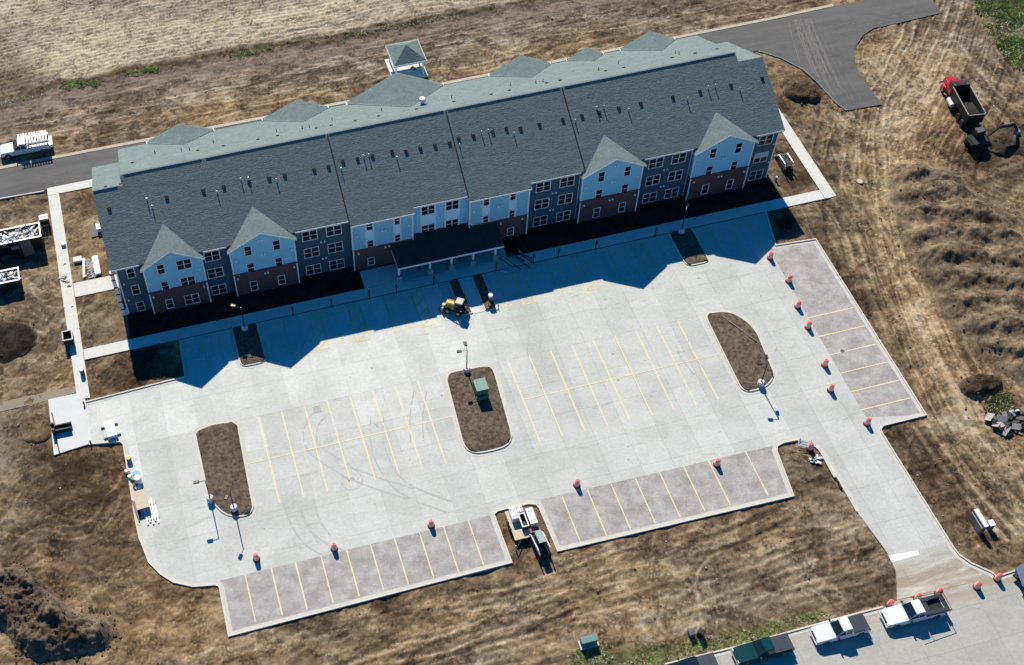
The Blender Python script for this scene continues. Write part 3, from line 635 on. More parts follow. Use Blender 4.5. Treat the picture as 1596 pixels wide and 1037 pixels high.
gme = ground_mesh(); gme.materials.append(M['ground']); tag(link('ground', gme), kind='structure')

# ------------------------------------------------------------------ paving
def fill_poly(outer, holes=()):
    bm = bmesh.new()
    def ring(p):
        vs = [bm.verts.new((x, y, 0)) for x, y in p]
        return [bm.edges.new((vs[i-1], vs[i])) for i in range(len(vs))]
    ed = ring(outer)
    for h in holes: ed += ring(h)
    bmesh.ops.triangle_fill(bm, use_beauty=True, use_dissolve=False, edges=ed)
    bmesh.ops.dissolve_limit(bm, angle_limit=.01, verts=bm.verts, edges=bm.edges) if False else None
    return bm
def sheet(name, outer, z, m, holes=(), depth=.3, parent=None, kind='structure'):
    bm = fill_poly(outer, holes)
    for v in bm.verts: v.co.z = z
    be = [e for e in bm.edges if len(e.link_faces) == 1]
    r = bmesh.ops.extrude_edge_only(bm, edges=be)
    for v in [g for g in r['geom'] if isinstance(g, bmesh.types.BMVert)]: v.co.z = z-depth
    bmesh.ops.recalc_face_normals(bm, faces=bm.faces)
    me = bpy.data.meshes.new(name); bm.to_mesh(me); bm.free(); me.materials.append(m)
    # top faces up
    o = link(name, me, parent)
    if kind and parent is None: tag(o, kind=kind)
    return o
def slabs(name, parent, outer, holes, gx, gy, z, m, m2=None, gap=.006, drop=.02):
    """cut a paved area into cast slabs; every slab is an object"""
    bm = fill_poly(outer, holes)
    for axis_, vals in ((0, gx), (1, gy)):
        for c in vals:
            for s in (-gap, gap):
                co = Vector((c+s, 0, 0)) if axis_ == 0 else Vector((0, c+s, 0)); no = Vector((1,0,0)) if axis_ == 0 else Vector((0,1,0))
                bmesh.ops.bisect_plane(bm, geom=bm.verts[:]+bm.edges[:]+bm.faces[:], dist=1e-5, plane_co=co, plane_no=no)
    cells = {}
    import bisect
    for f in bm.faces:
        c = f.calc_center_median()
        if any(abs(c.x-g) < gap*.98 for g in gx) or any(abs(c.y-g) < gap*.98 for g in gy): continue
        if f.calc_area() < 1e-5: continue
        cells.setdefault((bisect.bisect(gx, c.x), bisect.bisect(gy, c.y)), []).append([v.co.to_2d() for v in f.verts])
    bm.free(); n = 0
    for key, faces in sorted(cells.items()):
        V = {}; F = []
        for f in faces:
            ids = []
            for p in f:
                kk = (round(p.x, 4), round(p.y, 4)); ids.append(V.setdefault(kk, len(V)))
            a = area([list(V)[i] for i in ids]) if False else sum(f[i-1].x*f[i].y-f[i].x*f[i-1].y for i in range(len(f)))
            F.append(ids if a > 0 else ids[::-1])
        pts = list(V); ec = {}
        for f in F:
            for i in range(len(f)): e = (f[i-1], f[i]); ec[e] = ec.get(e, 0)+1
        nv = len(pts); vs_ = [(x, y, z) for x, y in pts]+[(x, y, z-drop) for x, y in pts]
        sides = [(b, a, a+nv, b+nv) for a, b in ec if (b, a) not in ec]
        me = bpy.data.meshes.new(name); me.from_pydata(vs_, [], F+[s[::-1] for s in sides]); me.materials.append((m2 if pts[0][0] < 41.3 and pts[0][1] > -21 else m) if not isinstance(m2, list) else m2[1 if pts[0][0] < 41.3 and pts[0][1] > -21 else 0][(key[0]*7+key[0]//3) % 3]); me.update()
        link(name, me, parent); n += 1
    return n
LANES = [[mat('concrete_lane', tuple(c*f for c in b_), .85, noise=.02, scale=.5, objrand=.025, extra=concrete_extra) for f in (.955, 1.0, 1.04)] for b_ in ((.545,.545,.503), (.605,.606,.562))]
holes = [h if area(h) < 0 else h[::-1] for h in ISLE.values()]
lot = sheet('parking_lot', LOT, -.03, M['joint'], depth=.35)
gx = [5.6+3.66*i for i in range(-6, 25)]; gy = [-6.62-4.66*i for i in range(0, 13)][::-1]
# islands become openings in the slabs; those touching the front edge are cut as notches
bays = [BAY_R, BAY_BL, BAY_BR]
def lot_slab_outline():
    p = list(LOT); i = p.index((83.2,-6.62))
    notch = []
    for kx in ('front_l','bed_l','bed_r','front_r'):
        h = ISLE[kx]; h = h if area(h) > 0 else h[::-1]
        tops = [q for q in h if abs(q[1]+6.62) < 1e-6]; xl = min(t_[0] for t_ in tops); xr = max(t_[0] for t_ in tops)
        low = [q for q in h if abs(q[1]+6.62) > 1e-6]; st_ = h.index((xl,-6.62)); seq = [h[(st_+j) % len(h)] for j in range(len(h))]
        seq = [q for q in seq if q[1] < -6.63]
        notch += [(xl,-6.62)] + seq + [(xr,-6.62)]
    return p[:i] + notch + p[i:]
slabs('concrete_slab', lot, lot_slab_outline(), [ISLE['left'], ISLE['mid'], ISLE['right']], gx, gy, .0, M['concrete'], LANES)
for nm, b in zip(('paver_bay','paver_bay','paver_bay'), bays):
    sheet('paver_bay', b, .006, M['paver'], depth=.02, parent=lot)
sheet('asphalt_road', ASPHALT, .0, M['asphalt'], depth=.4)
street = sheet('street', STREET, -.03, M['joint'], depth=.35)
def rot2(p, a, c=(60,-64)):
    ca, sa = math.cos(a), math.sin(a); return [((x-c[0])*ca-(y-c[1])*sa+c[0], (x-c[0])*sa+(y-c[1])*ca+c[1]) for x, y in p]
slabs('concrete_slab', street, STREET, [], [44+4.1*i for i in range(-8, 24)], [-64.8-4.1*i for i in range(-1, 10)][::-1], .0, M['street'])
sheet('enclosure_pad', PAD, .03, M['pad'], depth=.45)
sheet('gravel_path', [(-21.29,-10.10),(-16.75,-10.12),(-7.56,-10.16),(-6.48,-10.22),(-6.43,-11.08),(-11.15,-11.42),(-16.86,-11.55),(-21.38,-11.53)], -.01, M['gravel'], depth=.4)
# footpaths as cast flags
def walk(name, rects, flag=1.6):
    root = sheet(name, rects[0], .005, M['joint'], depth=.3)
    for r in rects:
        x0, x1 = min(p[0] for p in r), max(p[0] for p in r); y0, y1 = min(p[1] for p in r), max(p[1] for p in r)
        vert = (y1-y0) > (x1-x0); a0, a1 = (y0, y1) if vert else (x0, x1); nn = max(1, round((a1-a0)/flag)); d = (a1-a0)/nn
        for i in range(nn):
            mb = MB(); g = .005
            if vert: mb.box(x0, x1, a0+i*d+g, a0+(i+1)*d-g, -.05, .04)
            else: mb.box(a0+i*d+g, a0+(i+1)*d-g, y0, y1, -.05, .04)
            mb.build('flag', M['walk'], root)
    return root
rect = lambda a, b, c, d: [(a,c),(b,c),(b,d),(a,d)]
walk('front_footpath', [rect(-6.2, 91.7, -6.5, -4.85)], 2.4)
walk('side_footpath', [rect(-7.75,-6.25,-12.4, 23.0)], 2.2)
walk('door_footpath', [rect(-6.2,-.6, 3.9, 6.3)], 1.6)
walk('rear_footpath', [rect(-7.75,-.2, 23.05, 24.5)], 2.4)
walk('end_footpath', [rect(91.75, 93.35, -6.5, 20.0)], 2.4)
walk('entry_footpath', [rect(29.5, 48.4, -4.8, -1.9)], 2.4)
mbw = MB(); mbw.box(41.45, 42.9, -12.6, -6.6, -.05, .035); tag(mbw.build('crossing_footpath', M['walk']), kind='structure')

# kerbs: raised lip plus a flat gutter
def kerb(path, closed=False, side=1, gut=True, h=.13, wdt=.16, m='kerb'):
    mb = MB(); sweep(mb, path, [(0, -.2), (0, h), (side*wdt, h), (side*wdt, -.2)], closed); o = tag(mb.build('kerb', M[m]), kind='structure')
    if gut:
        g = MB(); sweep(g, path, [(0, .012), (-side*.42, .012)], closed); tag(g.build('gutter', M['gutter']), kind='structure')
    return o
for kx, h in ISLE.items():
    h = h if area(h) > 0 else h[::-1]
    if kx in ('left','mid','right'): kerb(h, True, 1)
    else:
        tops = [q for q in h if abs(q[1]+6.62) < 1e-6]; xl = min(tops)[0]; st_ = h.index((xl,-6.62)); seq = [h[(st_+j) % len(h)] for j in range(len(h))]
        kerb(seq, False, 1, gut=kx.startswith('front'), h=.12, wdt=.13)
    # planted beds: mounded mulch
    inn = inset(h, .1); bm = fill_poly(inn)
    bmesh.ops.subdivide_edges(bm, edges=[e for e in bm.edges if not e.is_boundary], cuts=3, use_grid_fill=False)
    bmesh.ops.triangulate(bm, faces=bm.faces)
    for v in bm.verts: v.co.z = .09 + (0 if v.is_boundary else .10 + .10*rng.random())
    bmesh.ops.recalc_face_normals(bm, faces=bm.faces)
    me = bpy.data.meshes.new('mulch_bed'); bm.to_mesh(me); bm.free(); me.materials.append(M['mulch']); me.polygons.foreach_set('use_smooth', [True]*len(me.polygons)); tag(link('mulch_bed', me), kind='structure')
LOTo = LOT if area(LOT) > 0 else LOT[::-1]
def seg(a, b):
    """part of the lot outline (counter-clockwise) between the vertices nearest a and b"""
    n = len(LOTo); ia = min(range(n), key=lambda i: math.dist(LOTo[i], a)); ib = min(range(n), key=lambda i: math.dist(LOTo[i], b))
    out = [LOTo[ia]]; i = ia
    while i != ib: i = (i+1) % n; out.append(LOTo[i])
    return out
kerb(seg((-6.84,-19.10), (73.78,-51.29)), side=-1)
kerb(seg((84.04,-62.45), (83.2,-6.62)), side=-1)
kerb(seg((5.55,-6.62), (-6.80,-13.04)), side=-1)
kerb([(46.67,-62.57),(54.69,-62.73),(60.80,-62.63),(68.09,-62.57),(71.01,-62.61)], side=1)
kerb([(84.41,-62.59),(86.37,-62.47),(93.79,-62.53)], side=1)
kerb([(-18.88,30.06),(-7.67,30.05),(50.55,29.48),(99.98,29.61),(110.91,29.89)], side=1, h=.05, wdt=.55, gut=False, m='road_edge')
kerb([(-14.08,24.38),(-8.13,24.16)], side=-1, h=.08, gut=False)
kerb([(95.86,23.69),(98.39,21.29),(100.29,18.07),(100.99,15.38),(101.63,10.23),(102.28,8.37)], side=-1, h=.06, wdt=.22, gut=False, m='ridge')

# ------------------------------------------------------------------ painted lines
def line(a, b, wd=.15, m='yellow', z=.009, name='parking_line'):
    A = Vector(a); B = Vector(b); t = (B-A).normalized(); n = Vector((-t.y, t.x))*wd/2
    mb = MB(); mb.add([(*(A-n), z), (*(B-n), z), (*(B+n), z), (*(A+n), z)], [(0,1,2,3)]); return mb.build(name, M[m], lot)
YC = -26.8
line((10.1, YC), (35.6, YC), .12, z=.0135); line((43.1, YC), (67.7, YC), .12, z=.0135)
for i in range(8): line((12.62+2.77*i, -32.95), (12.62+2.77*i, -20.7), z=.009)
for i in range(9): line((43.25+2.745*i, -33.0), (43.25+2.745*i, -20.6), z=.009)
for x, _ in [(7.17,-40.80),(10.06,-40.68),(12.74,-40.55),(15.58,-40.68),(18.44,-40.74),(21.13,-40.66),(23.85,-40.67),(26.68,-40.63),(29.44,-40.59),(32.29,-40.52)]: line((x, -46.6), (x, -40.75), z=.018)
for p, q in zip([(43.28,-40.92),(46.32,-40.95),(49.29,-40.95),(52.32,-40.92),(55.42,-40.95),(58.45,-40.91),(61.62,-40.86),(65.24,-40.75)], [(43.23,-46.65),(46.21,-46.68),(48.84,-46.62),(51.58,-46.68),(54.30,-46.63),(57.09,-46.65),(59.91,-46.63),(65.32,-46.94)]):
    x = (p[0]+q[0])/2; line((x, -46.7), (x, -40.6), z=.018)
for y in [(83.28,-24.56),(83.50,-27.58),(83.72,-30.53),(83.95,-33.37),(84.33,-36.20),(84.57,-38.89)]: line((80.55, y[1]), (86.75, y[1]), z=.018)
for xa, xb in ((21.6,23.05),(26.6,28.15),(34.8,36.25),(47.9,49.45),(56.2,57.75),(64.5,66.0)):
    y0, y1 = -7.1, -12.9
    line((xa, y0), (xa, y1), m='faded'); line((xb, y0), (xb, y1), m='faded'); line((xa, y1), (xb, y1), m='faded', z=.0135)
    for q in range(4): line((xa, y1+q*1.6+.1), (xb, y1+q*1.6+1.4), m='faded', z=.018)
for x in (8.2, 10.2, 18.4, 31.4, 52.9, 61.1, 74.9, 77.7, 80.3): line((x, -12.9), (x, -7.1), m='faded')
def isa(x, y):
    """wheelchair user sign painted in the stall"""
    mb = MB(); z = .009
    def ring(cx, cy, r, wd, a0, a1, n=14):
        for i in range(n):
            p, q = a0+(a1-a0)*i/n, a0+(a1-a0)*(i+1)/n
            mb.add([(cx+(r-wd)*math.cos(p), cy+(r-wd)*math.sin(p), z), (cx+r*math.cos(p), cy+r*math.sin(p), z), (cx+r*math.cos(q), cy+r*math.sin(q), z), (cx+(r-wd)*math.cos(q), cy+(r-wd)*math.sin(q), z)], [(0,1,2,3)])
    ring(x-.02, y-.2, .36, .10, 2.3, 5.9); ring(x-.12, y+.62, .12, .119, 0, 6.283, 10)
    mb.add([(x-.18,y-.1,z+.004),(x-.06,y-.1,z+.004),(x-.06,y+.45,z+.004),(x-.18,y+.45,z+.004)], [(0,1,2,3)])
    mb.add([(x-.06,y-.1,z+.004),(x+.28,y-.1,z+.004),(x+.28,y+.0,z+.004),(x-.06,y+.0,z+.004)], [(0,1,2,3)])
    mb.add([(x+.18,y-.11,z+.008),(x+.28,y-.11,z+.008),(x+.46,y-.5,z+.008),(x+.36,y-.52,z+.008)], [(0,1,2,3)])
    mb.build('wheelchair_marking', M['yellow'], lot)
for x in (24.7, 32.9, 46.1, 51.1, 54.4, 62.8, 19.6): isa(x, -12.1)
mb = MB(); sb = [(74.45,-57.13),(77.74,-57.40),(77.72,-57.92),(74.40,-58.00)]; mb.add([(x, y, .009) for x, y in sb], [(0,1,2,3)]); mb.build('stop_line', M['white_line'], lot)
# rubber arcs left by turning machines
sk = MB()
zarc = [.0045]; zstep = [.0010]
def arc(pts, wd=.16, only=None, skip=.12):
    p = chaikin(pts, 3)
    for o in (-.75, .75):
        n = len(p); zarc[0] += zstep[0]; zb_ = zarc[0]
        for i in range(n-1):
            za_ = zb_ + .4*zstep[0]*(i % 2)
            if rng.random() < skip: continue
            A, B = Vector(p[i]), Vector(p[i+1])
            if only and not inside(np.array([A.x, B.x]), np.array([A.y, B.y]), only).all(): continue
            t = (B-A).normalized(); nn = Vector((-t.y, t.x)); A = A+nn*o; B = B+nn*o
            sk.add([(*(A-nn*wd/2), za_), (*(B-nn*wd/2), za_), (*(B+nn*wd/2), za_), (*(A+nn*wd/2), za_)], [(0,1,2,3)])
arc([(20.25,-21.88),(18.32,-23.25),(17.59,-25.86),(18.48,-27.96),(22.01,-32.12),(27.05,-35.75)]); arc([(31.91,-22.27),(30.41,-25.72),(29.59,-29.25)]); arc([(26.06,-24.49),(25.02,-27.96),(25.14,-31.65),(26.47,-35.15),(30.74,-38.53)])
arc([(13.84,-33.78),(14.00,-36.40),(15.18,-39.25),(18.20,-41.74)]); arc([(15.61,-33.41),(15.55,-35.98),(16.38,-38.75)]); arc([(47.86,-17.69),(46.69,-19.95),(46.50,-22.95)], .1); arc([(64.89,-22.56),(63.98,-25.40),(64.69,-28.63)], .1); arc([(20.81,-30.89),(21.51,-31.71),(21.59,-32.62),(20.81,-32.76),(20.55,-31.98)], .1)
tag(sk.build('tyre_marks', M['skid']), kind='structure')
sk = MB(); zarc[0] = .003; zstep[0] = .0002
AI = inset(ASPHALT if area(ASPHALT) > 0 else ASPHALT[::-1], 1.2)
for q in range(16):
    o_ = rng.gauss(0, 1.7); P_ = [(x+o_*(1-.5*i/5), y+rng.uniform(-.3,.3)) for i, (x, y) in enumerate([(101.68,8.55),(102.16,12.89),(103.06,18.42),(104.17,24.09),(105.21,28.43),(105.50,29.93)])]
    arc(P_, rng.uniform(.05, .16), AI, .3)
for q in range(6): arc([(x, y+rng.uniform(-1.5,1.5)) for x, y in [(123.27,25.38),(116.77,24.96),(111.58,24.96),(106.43,24.95)]], rng.uniform(.05,.12), AI, .4)
arc([(-8.74,25.94),(-5.64,26.32),(-2.59,26.08),(1.37,25.96)], .1, AI, .3); arc([(-7.98,24.82),(-6.00,27.07),(-5.47,27.96)], .08, AI, .3); arc([(-12.30,25.06),(-7.06,25.32),(-0.92,25.33)], .1, AI, .3)
tag(sk.build('dust_tracks', M['dust']), kind='structure')
# ------------------------------------------------------------------ apartment building
B = thing('apartment_building', 'long three storey apartment building with grey shingle roof, blue gabled wings and brick base', 'building')
YF, YW = -.85, -1.5
SLP = .5
def zroof(y): return 8.65+SLP*(y+1.1) if y <= 9.2 else 13.8-SLP*(y-9.2)
def shell():
    """main walls behind the facade"""
    mb = MB()
    mb.box(.05, 2.95, YF+.25, 16.75, -.3, 8.3); mb.box(2.95, 83.1, YF+.25, 19.0, -.3, 8.3); mb.box(83.1, 85.75, YF+.25, 16.75, -.3, 8.3)
    for x0, x1, yr, zr, y1 in ((.05, 2.95, 8.0, 13.0, 16.75), (2.95, 83.1, 9.2, 13.6, 19.0), (83.1, 85.75, 8.0, 13.0, 16.75)):
        mb.add([(x0,YF+.25,8.3),(x1,YF+.25,8.3),(x0,yr,zr-.1),(x1,yr,zr-.1),(x0,y1,8.3),(x1,y1,8.3)], [(0,1,3,2),(2,3,5,4),(0,2,4),(1,5,3)])
    mb.build('wall', M['teal'], B)
shell()
def wallbox(name, x0, x1, y, z0, z1, m, th=.3): MB().box(x0, x1, y, y+th, z0, z1).build(name, m, B)
for x0, x1 in ((0,3.2),(10.25,13.8),(21.7,28.95),(51.9,59.0),(67.0,74.15),(82.15,85.85)): wallbox('wall', x0, x1, YF, .1, zroof(YF)-.12, M['teal'])
wallbox('wall', 36.7, 44.15, YF, .1, zroof(YF)-.12, M['blue'])
def quadroof(name, pts, th=.14, m='shingle'):
    mb = MB(); n = len(pts); mb.add([(x,y,z) for x,y,z in pts]+[(x,y,z-th) for x,y,z in pts], [list(range(n)), list(range(n,2*n))[::-1]]+[(i,(i+1)%n,n+(i+1)%n,n+i) for i in range(n)])
    return mb.build(name, M[m], B)
P3 = lambda x, y: (x, y, zroof(y))
# front slope with the lower eave over the two flat-fronted bays
fr = [(-.6,-1.1),(28.85,-1.1),(28.85,-1.78),(36.95,-1.78),(36.95,-1.1),(43.95,-1.1),(43.95,-1.78),(52.15,-1.78),(52.15,-1.1),(86.4,-1.1),(86.4,8.0),(83.0,8.0),(83.0,9.2),(3.05,9.2),(3.05,8.0),(-.6,8.0)]
quadroof('roof', [P3(*p) for p in fr])
def zr2(y): return 13.8-SLP*(y-9.2)
quadroof('roof', [(3.05,9.2,13.8),(83.0,9.2,13.8),(83.0,19.7,zr2(19.7)),(3.05,19.7,zr2(19.7))])
for x0, x1 in ((-.6,3.05),(83.0,86.4)): quadroof('roof', [(x0,8.0,13.2),(x1,8.0,13.2),(x1,17.3,13.2-SLP*9.3),(x0,17.3,13.2-SLP*9.3)])
for x in (3.05, 83.0):   # little gable walls where the ridge steps
    MB().add([(x,8.0,13.15),(x,9.2,13.75),(x,19.6,8.55),(x,17.3,8.4),(x,8.0,13.0)], [(0,1,2,3,4)]).build('wall', M['blue'], B)
# ridge vents, ribs
for x0, x1 in ((3.4,13.0),(13.5,28.5),(29.0,43.7),(44.3,59.1),(59.7,82.8)):
    MB().frus((x0,x1,8.98,9.42), (x0,x1,9.08,9.32), 13.72, 13.84).build('ridge_vent', M['ridge'], B)
MB().frus((-.5,2.4,7.8,8.2), (-.5,2.4,7.9,8.1), 13.12, 13.26).build('ridge_vent', M['ridge'], B)
for x in (28.78, 44.02, 59.35):
    mb = MB(); pr = [(y, zroof(y)) for y in (-1.1, 9.0)]
    mb.add([(x-.07,pr[0][0],pr[0][1]-.1),(x+.07,pr[0][0],pr[0][1]-.1),(x+.07,pr[1][0],pr[1][1]-.1),(x-.07,pr[1][0],pr[1][1]-.1),(x-.07,pr[0][0],pr[0][1]+.07),(x+.07,pr[0][0],pr[0][1]+.07),(x+.07,pr[1][0],pr[1][1]+.07),(x-.07,pr[1][0],pr[1][1]+.07)],
           [(3,2,1,0),(4,5,6,7),(0,1,5,4),(1,2,6,5),(2,3,7,6),(3,0,4,7)]).build('fire_wall_rib', M['black'], B)
# fascia and gutters
for x0, x1, y in ((-.6,2.9,-1.1),(10.6,13.5,-1.1),(22.0,28.85,-1.1),(28.85,36.95,-1.78),(36.95,43.95,-1.1),(43.95,52.15,-1.78),(52.15,58.8,-1.1),(67.3,73.9,-1.1),(82.5,86.4,-1.1)):
    MB().box(x0+.01, x1-.01, y-.05, y+.03, zroof(y)-.22, zroof(y)-.02).build('fascia', M['trim'], B)
# --- windows
FR = .075
def win_mesh(wd, ht, dbl, blind=False):
    f = MB(); y0, y1 = -.06, .03
    f.box(-wd/2, wd/2, y0, y1, 0, FR); f.box(-wd/2, wd/2, y0, y1, ht-FR, ht); f.box(-wd/2, -wd/2+FR, y0, y1, FR, ht-FR); f.box(wd/2-FR, wd/2, y0, y1, FR, ht-FR)
    sash = [(-wd/2+FR, wd/2-FR)]
    if dbl: f.box(-FR*.55, FR*.55, y0, y1, FR, ht-FR); sash = [(-wd/2+FR, -FR*.55), (FR*.55, wd/2-FR)]
    for a, b in sash: f.box(a, b, -.02, .02, ht/2-.03, ht/2+.03)
    fm_ = f.mesh('window', M['trim']); pn = []
    for a, b in sash:
        for z0, z1, mm_ in ((FR, ht/2-.03, 'glass'), (ht/2+.03, ht-FR, 'blind' if blind else 'glass')):
            pn.append(MB().box(a, b, .0, .012, z0, z1).mesh('pane', M[mm_]))
    return fm_, pn
WM = {}
def window(xc, z0, y, wd, ht, dbl=False, blind=False):
    kk = (wd, ht, dbl, blind)
    if kk not in WM: WM[kk] = win_mesh(*kk)
    o = link('window', WM[kk][0], B); o.location = (xc, y-.012, z0)
    for p in WM[kk][1]: link('pane', p, o)
LW = (6.72, 3.63, .45); LM = (6.45, 3.4, .27)
for z in LM: window(1.68, z, YF, 1.0, 1.72)
for xs_ in ((11.62,),(23.8,26.85),(54.0,57.15),(69.1,72.2),(84.15,)):
    for x in xs_:
        for i, z in enumerate(LM): window(x, z, YF, 1.95, 1.72, True, blind=(x == 84.15 and i == 1))
for xa, da, xb, db in ((5.28,False,8.1,True),(15.98,False,19.52,False),(61.45,False,64.95,False),(76.55,False,80.05,False)):
    for z in LW:
        window(xa, z, YW if z > 1 else YW-.12, .95, 1.72 , da); window(xb, z, YW if z > 1 else YW-.12, 1.85 if db else .95, 1.72, db)
# --- gabled wings
WINGS = [(3.17,10.32,10.6),(13.75,21.72,10.55),(59.0,67.0,10.5),(74.15,82.2,10.5)]
for x0, x1, za in WINGS:
    xc = (x0+x1)/2; ze = 8.42
    MB().add([(x0,YW,3.8),(x1,YW,3.8),(x1,YW,ze),(xc,YW,za-.12),(x0,YW,ze),(x0,.2,3.8),(x1,.2,3.8),(x1,.2,ze),(xc,.2,za-.12),(x0,.2,ze)],
             [(0,1,2,3,4),(9,8,7,6,5),(0,4,9,5),(1,6,7,2),(2,7,8,3),(3,8,9,4),(0,5,6,1)]).build('gable_wall', M['blue'], B)
    MB().box(x0-.06, x1+.06, YW-.12, .1, .0, 3.78).build('brick_base', M['brick'], B)
    MB().box(x0-.1, x1+.1, YW-.17, YW-.01, 3.78, 3.9).build('brick_ledge', M['brick'], B)
    for x in (x0, x1):
        MB().box(x-.09, x+.09, YW-.05, YW+.09, 3.92, ze-.1).build('corner_trim', M['trim'], B)
        MB().box(x-.10, x+.06, YW-.17, YW-.121, .0, 3.76).build('corner_trim', M['trim'], B)
    # cross-gable roof running back into the main slope
    yb = -1.1+(za-8.65)/SLP; yv = -1.1+(ze-.1-8.65)/SLP+.05
    ov = .32; zl = ze-.05; sl_ = (za-ze)/(xc-x0)
    for s, xe in ((-1, x0-ov), (1, x1+ov)):
        zE = za - sl_*(xc-x0+ov)
        yE = max(-1.12, -1.1+(zE-8.65)/SLP)
        pts = [(xc,-1.85,za),(xc,yb,za+.02),(xe,-1.06,zE+.06),(xe,-1.85,zE)]
        quadroof('gable_roof', pts if s > 0 else pts[::-1], .10)
        # rake board
        a = (xc,-1.88,za-.02); b_ = (xe,-1.88,zE-.02)
        MB().add([(a[0],-1.90,a[2]-.2),(b_[0],-1.90,b_[2]-.2),(b_[0],-1.90,b_[2]),(a[0],-1.90,a[2]),(a[0],-1.84,a[2]-.2),(b_[0],-1.84,b_[2]-.2),(b_[0],-1.84,b_[2]),(a[0],-1.84,a[2])],
                 [(0,1,2,3),(7,6,5,4),(0,4,5,1),(1,5,6,2),(2,6,7,3),(3,7,4,0)]).build('rake_board', M['trim'], B)
        MB().box(min(xe,xe-s*.3), max(xe,xe-s*.3), -1.8, -1.15, zE-.2, zE-.03).build('eave_return', M['trim'], B)
# --- two flat fronted bays and the middle bay with pale panels
for x0, x1 in ((28.95,36.72),(44.15,51.92)):
    wallbox('wall', x0, x1, YW, 3.75, zroof(YW)-.1, M['grey_blue'], .6)
    MB().box(x0-.04, x1+.04, YW-.10, -.6, .0, 3.74).build('brick_base', M['brick'], B)
    for x in (x0, x1):
        MB().box(x-.10, x+.10, YW-.05, YW+.09, 3.76, zroof(YW)-.2).build('corner_trim', M['trim'], B)
        MB().box(x-.08, x+.08, YW-.15, YW-.101, .0, 3.72).build('corner_trim', M['trim'], B)
    c1 = x0 < 40
    for xa, xb in (((30.7,31.72),(34.28,35.2)) if c1 else ((45.8,46.75),(49.3,50.25))):
        MB().box(xa+.08, xb-.08, YW-.03, YW-.005, 4.9, 6.8).build('panel', M['panel'], B)
        for x in (xa, xb): MB().box(x-.05, x+.05, YW-.045, YW-.002, 3.76, zroof(YW)-.2).build('panel_trim', M['trim'], B)
        window((xa+xb)/2, 6.72, YW-.01, xb-xa-.12, 1.42); window((xa+xb)/2, 3.62, YW-.01, xb-xa-.12, 1.35)
    MB().box(x0, x1, YW-.06, YW-.005, 3.68, 3.78).build('belt_trim', M['trim'], B)
    window(31.15 if c1 else 49.7, .5, YW-.11, .92, 1.4)
for xa, xb in ((37.95,39.85),(41.1,42.95)):
    MB().box(xa+.06, xb-.06, YF-.03, YF-.005, 4.9, 6.7).build('panel', M['panel'], B)
    for x in (xa, xb): MB().box(x-.06, x+.06, YF-.05, YF-.002, 3.2, zroof(YF)-.2).build('panel_trim', M['trim'], B)
    window((xa+xb)/2, 6.6, YF-.01, xb-xa-.13, 1.6, True); window((xa+xb)/2, 3.35, YF-.01, xb-xa-.13, 1.55, True)
for x in (36.82, 44.05): MB().box(x-.05, x+.05, YF-.02, YF+.05, 3.3, zroof(YF)-.25).build('downspout', M['trim'], B)
for x in (.05, 85.8): MB().box(x-.08, x+.08, YF-.05, YF+.1, .2, zroof(YF)-.2).build('corner_trim', M['trim'], B)
for x in (3.0, 10.5, 13.55, 21.9, 58.8, 67.2, 73.9, 82.4): MB().box(x-.05, x+.05, YF-.09, YF-.01, .2, 8.2).build('downspout', M['teal' if x not in (58.8, 73.9) else 'grey_blue'], B)
# wall lights and vent hoods
lampm = MB().frus((-.10,.10,-.16,0), (-.07,.07,-.12,0), 0, .22).mesh('wall_lamp', M['trim'])
for x, z, y in [(3.55,3.05,YW-.12),(9.87,3.0,YW-.12),(9.8,6.2,YW),(10.1,6.9,YW),(3.6,5.4,YW),(14.15,3.1,YW-.12),(21.3,3.1,YW-.12),(17.6,3.1,YW-.12),(17.95,3.1,YW-.12),(14.3,6.2,YW),(21.3,6.2,YW),(17.5,6.4,YW),(17.9,6.4,YW),(17.4,8.9,YW),(17.8,8.9,YW),
    (25.1,5.7,YF),(25.55,5.7,YF),(25.1,2.7,YF),(25.55,2.7,YF),(29.6,6.1,YW),(36.2,6.1,YW),(32.8,6.1,YW),(33.2,6.1,YW),(29.6,3.0,YW-.1),(33.1,3.2,YW-.1),(33.6,3.2,YW-.1),(40.25,5.7,YF),(40.65,5.7,YF),(44.7,6.1,YW),(51.3,6.1,YW),(47.9,6.1,YW),(48.3,6.1,YW),(51.2,3.0,YW-.1),(48.3,3.0,YW-.1),
    (55.3,5.7,YF),(55.75,5.7,YF),(55.2,2.7,YF),(55.65,2.7,YF),(59.5,3.05,YW-.12),(66.5,3.05,YW-.12),(63.0,3.1,YW-.12),(63.4,3.1,YW-.12),(63.0,6.2,YW),(63.4,6.2,YW),(59.6,6.2,YW),(66.5,6.2,YW),(63.1,8.9,YW),(63.5,8.9,YW),(70.4,5.7,YF),(70.85,5.7,YF),(70.4,2.7,YF),(70.85,2.7,YF),(74.7,3.05,YW-.12),(81.7,3.05,YW-.12),(78.1,3.1,YW-.12),(78.5,3.1,YW-.12),(78.1,6.3,YW),(78.5,6.3,YW),(74.8,6.2,YW),(81.7,6.2,YW),(.5,5.6,YF),(.5,2.6,YF),(85.5,6.2,YF),(85.5,3.0,YF)]:
    o = link('wall_lamp', lampm, B); o.location = (x, y-.002, z)
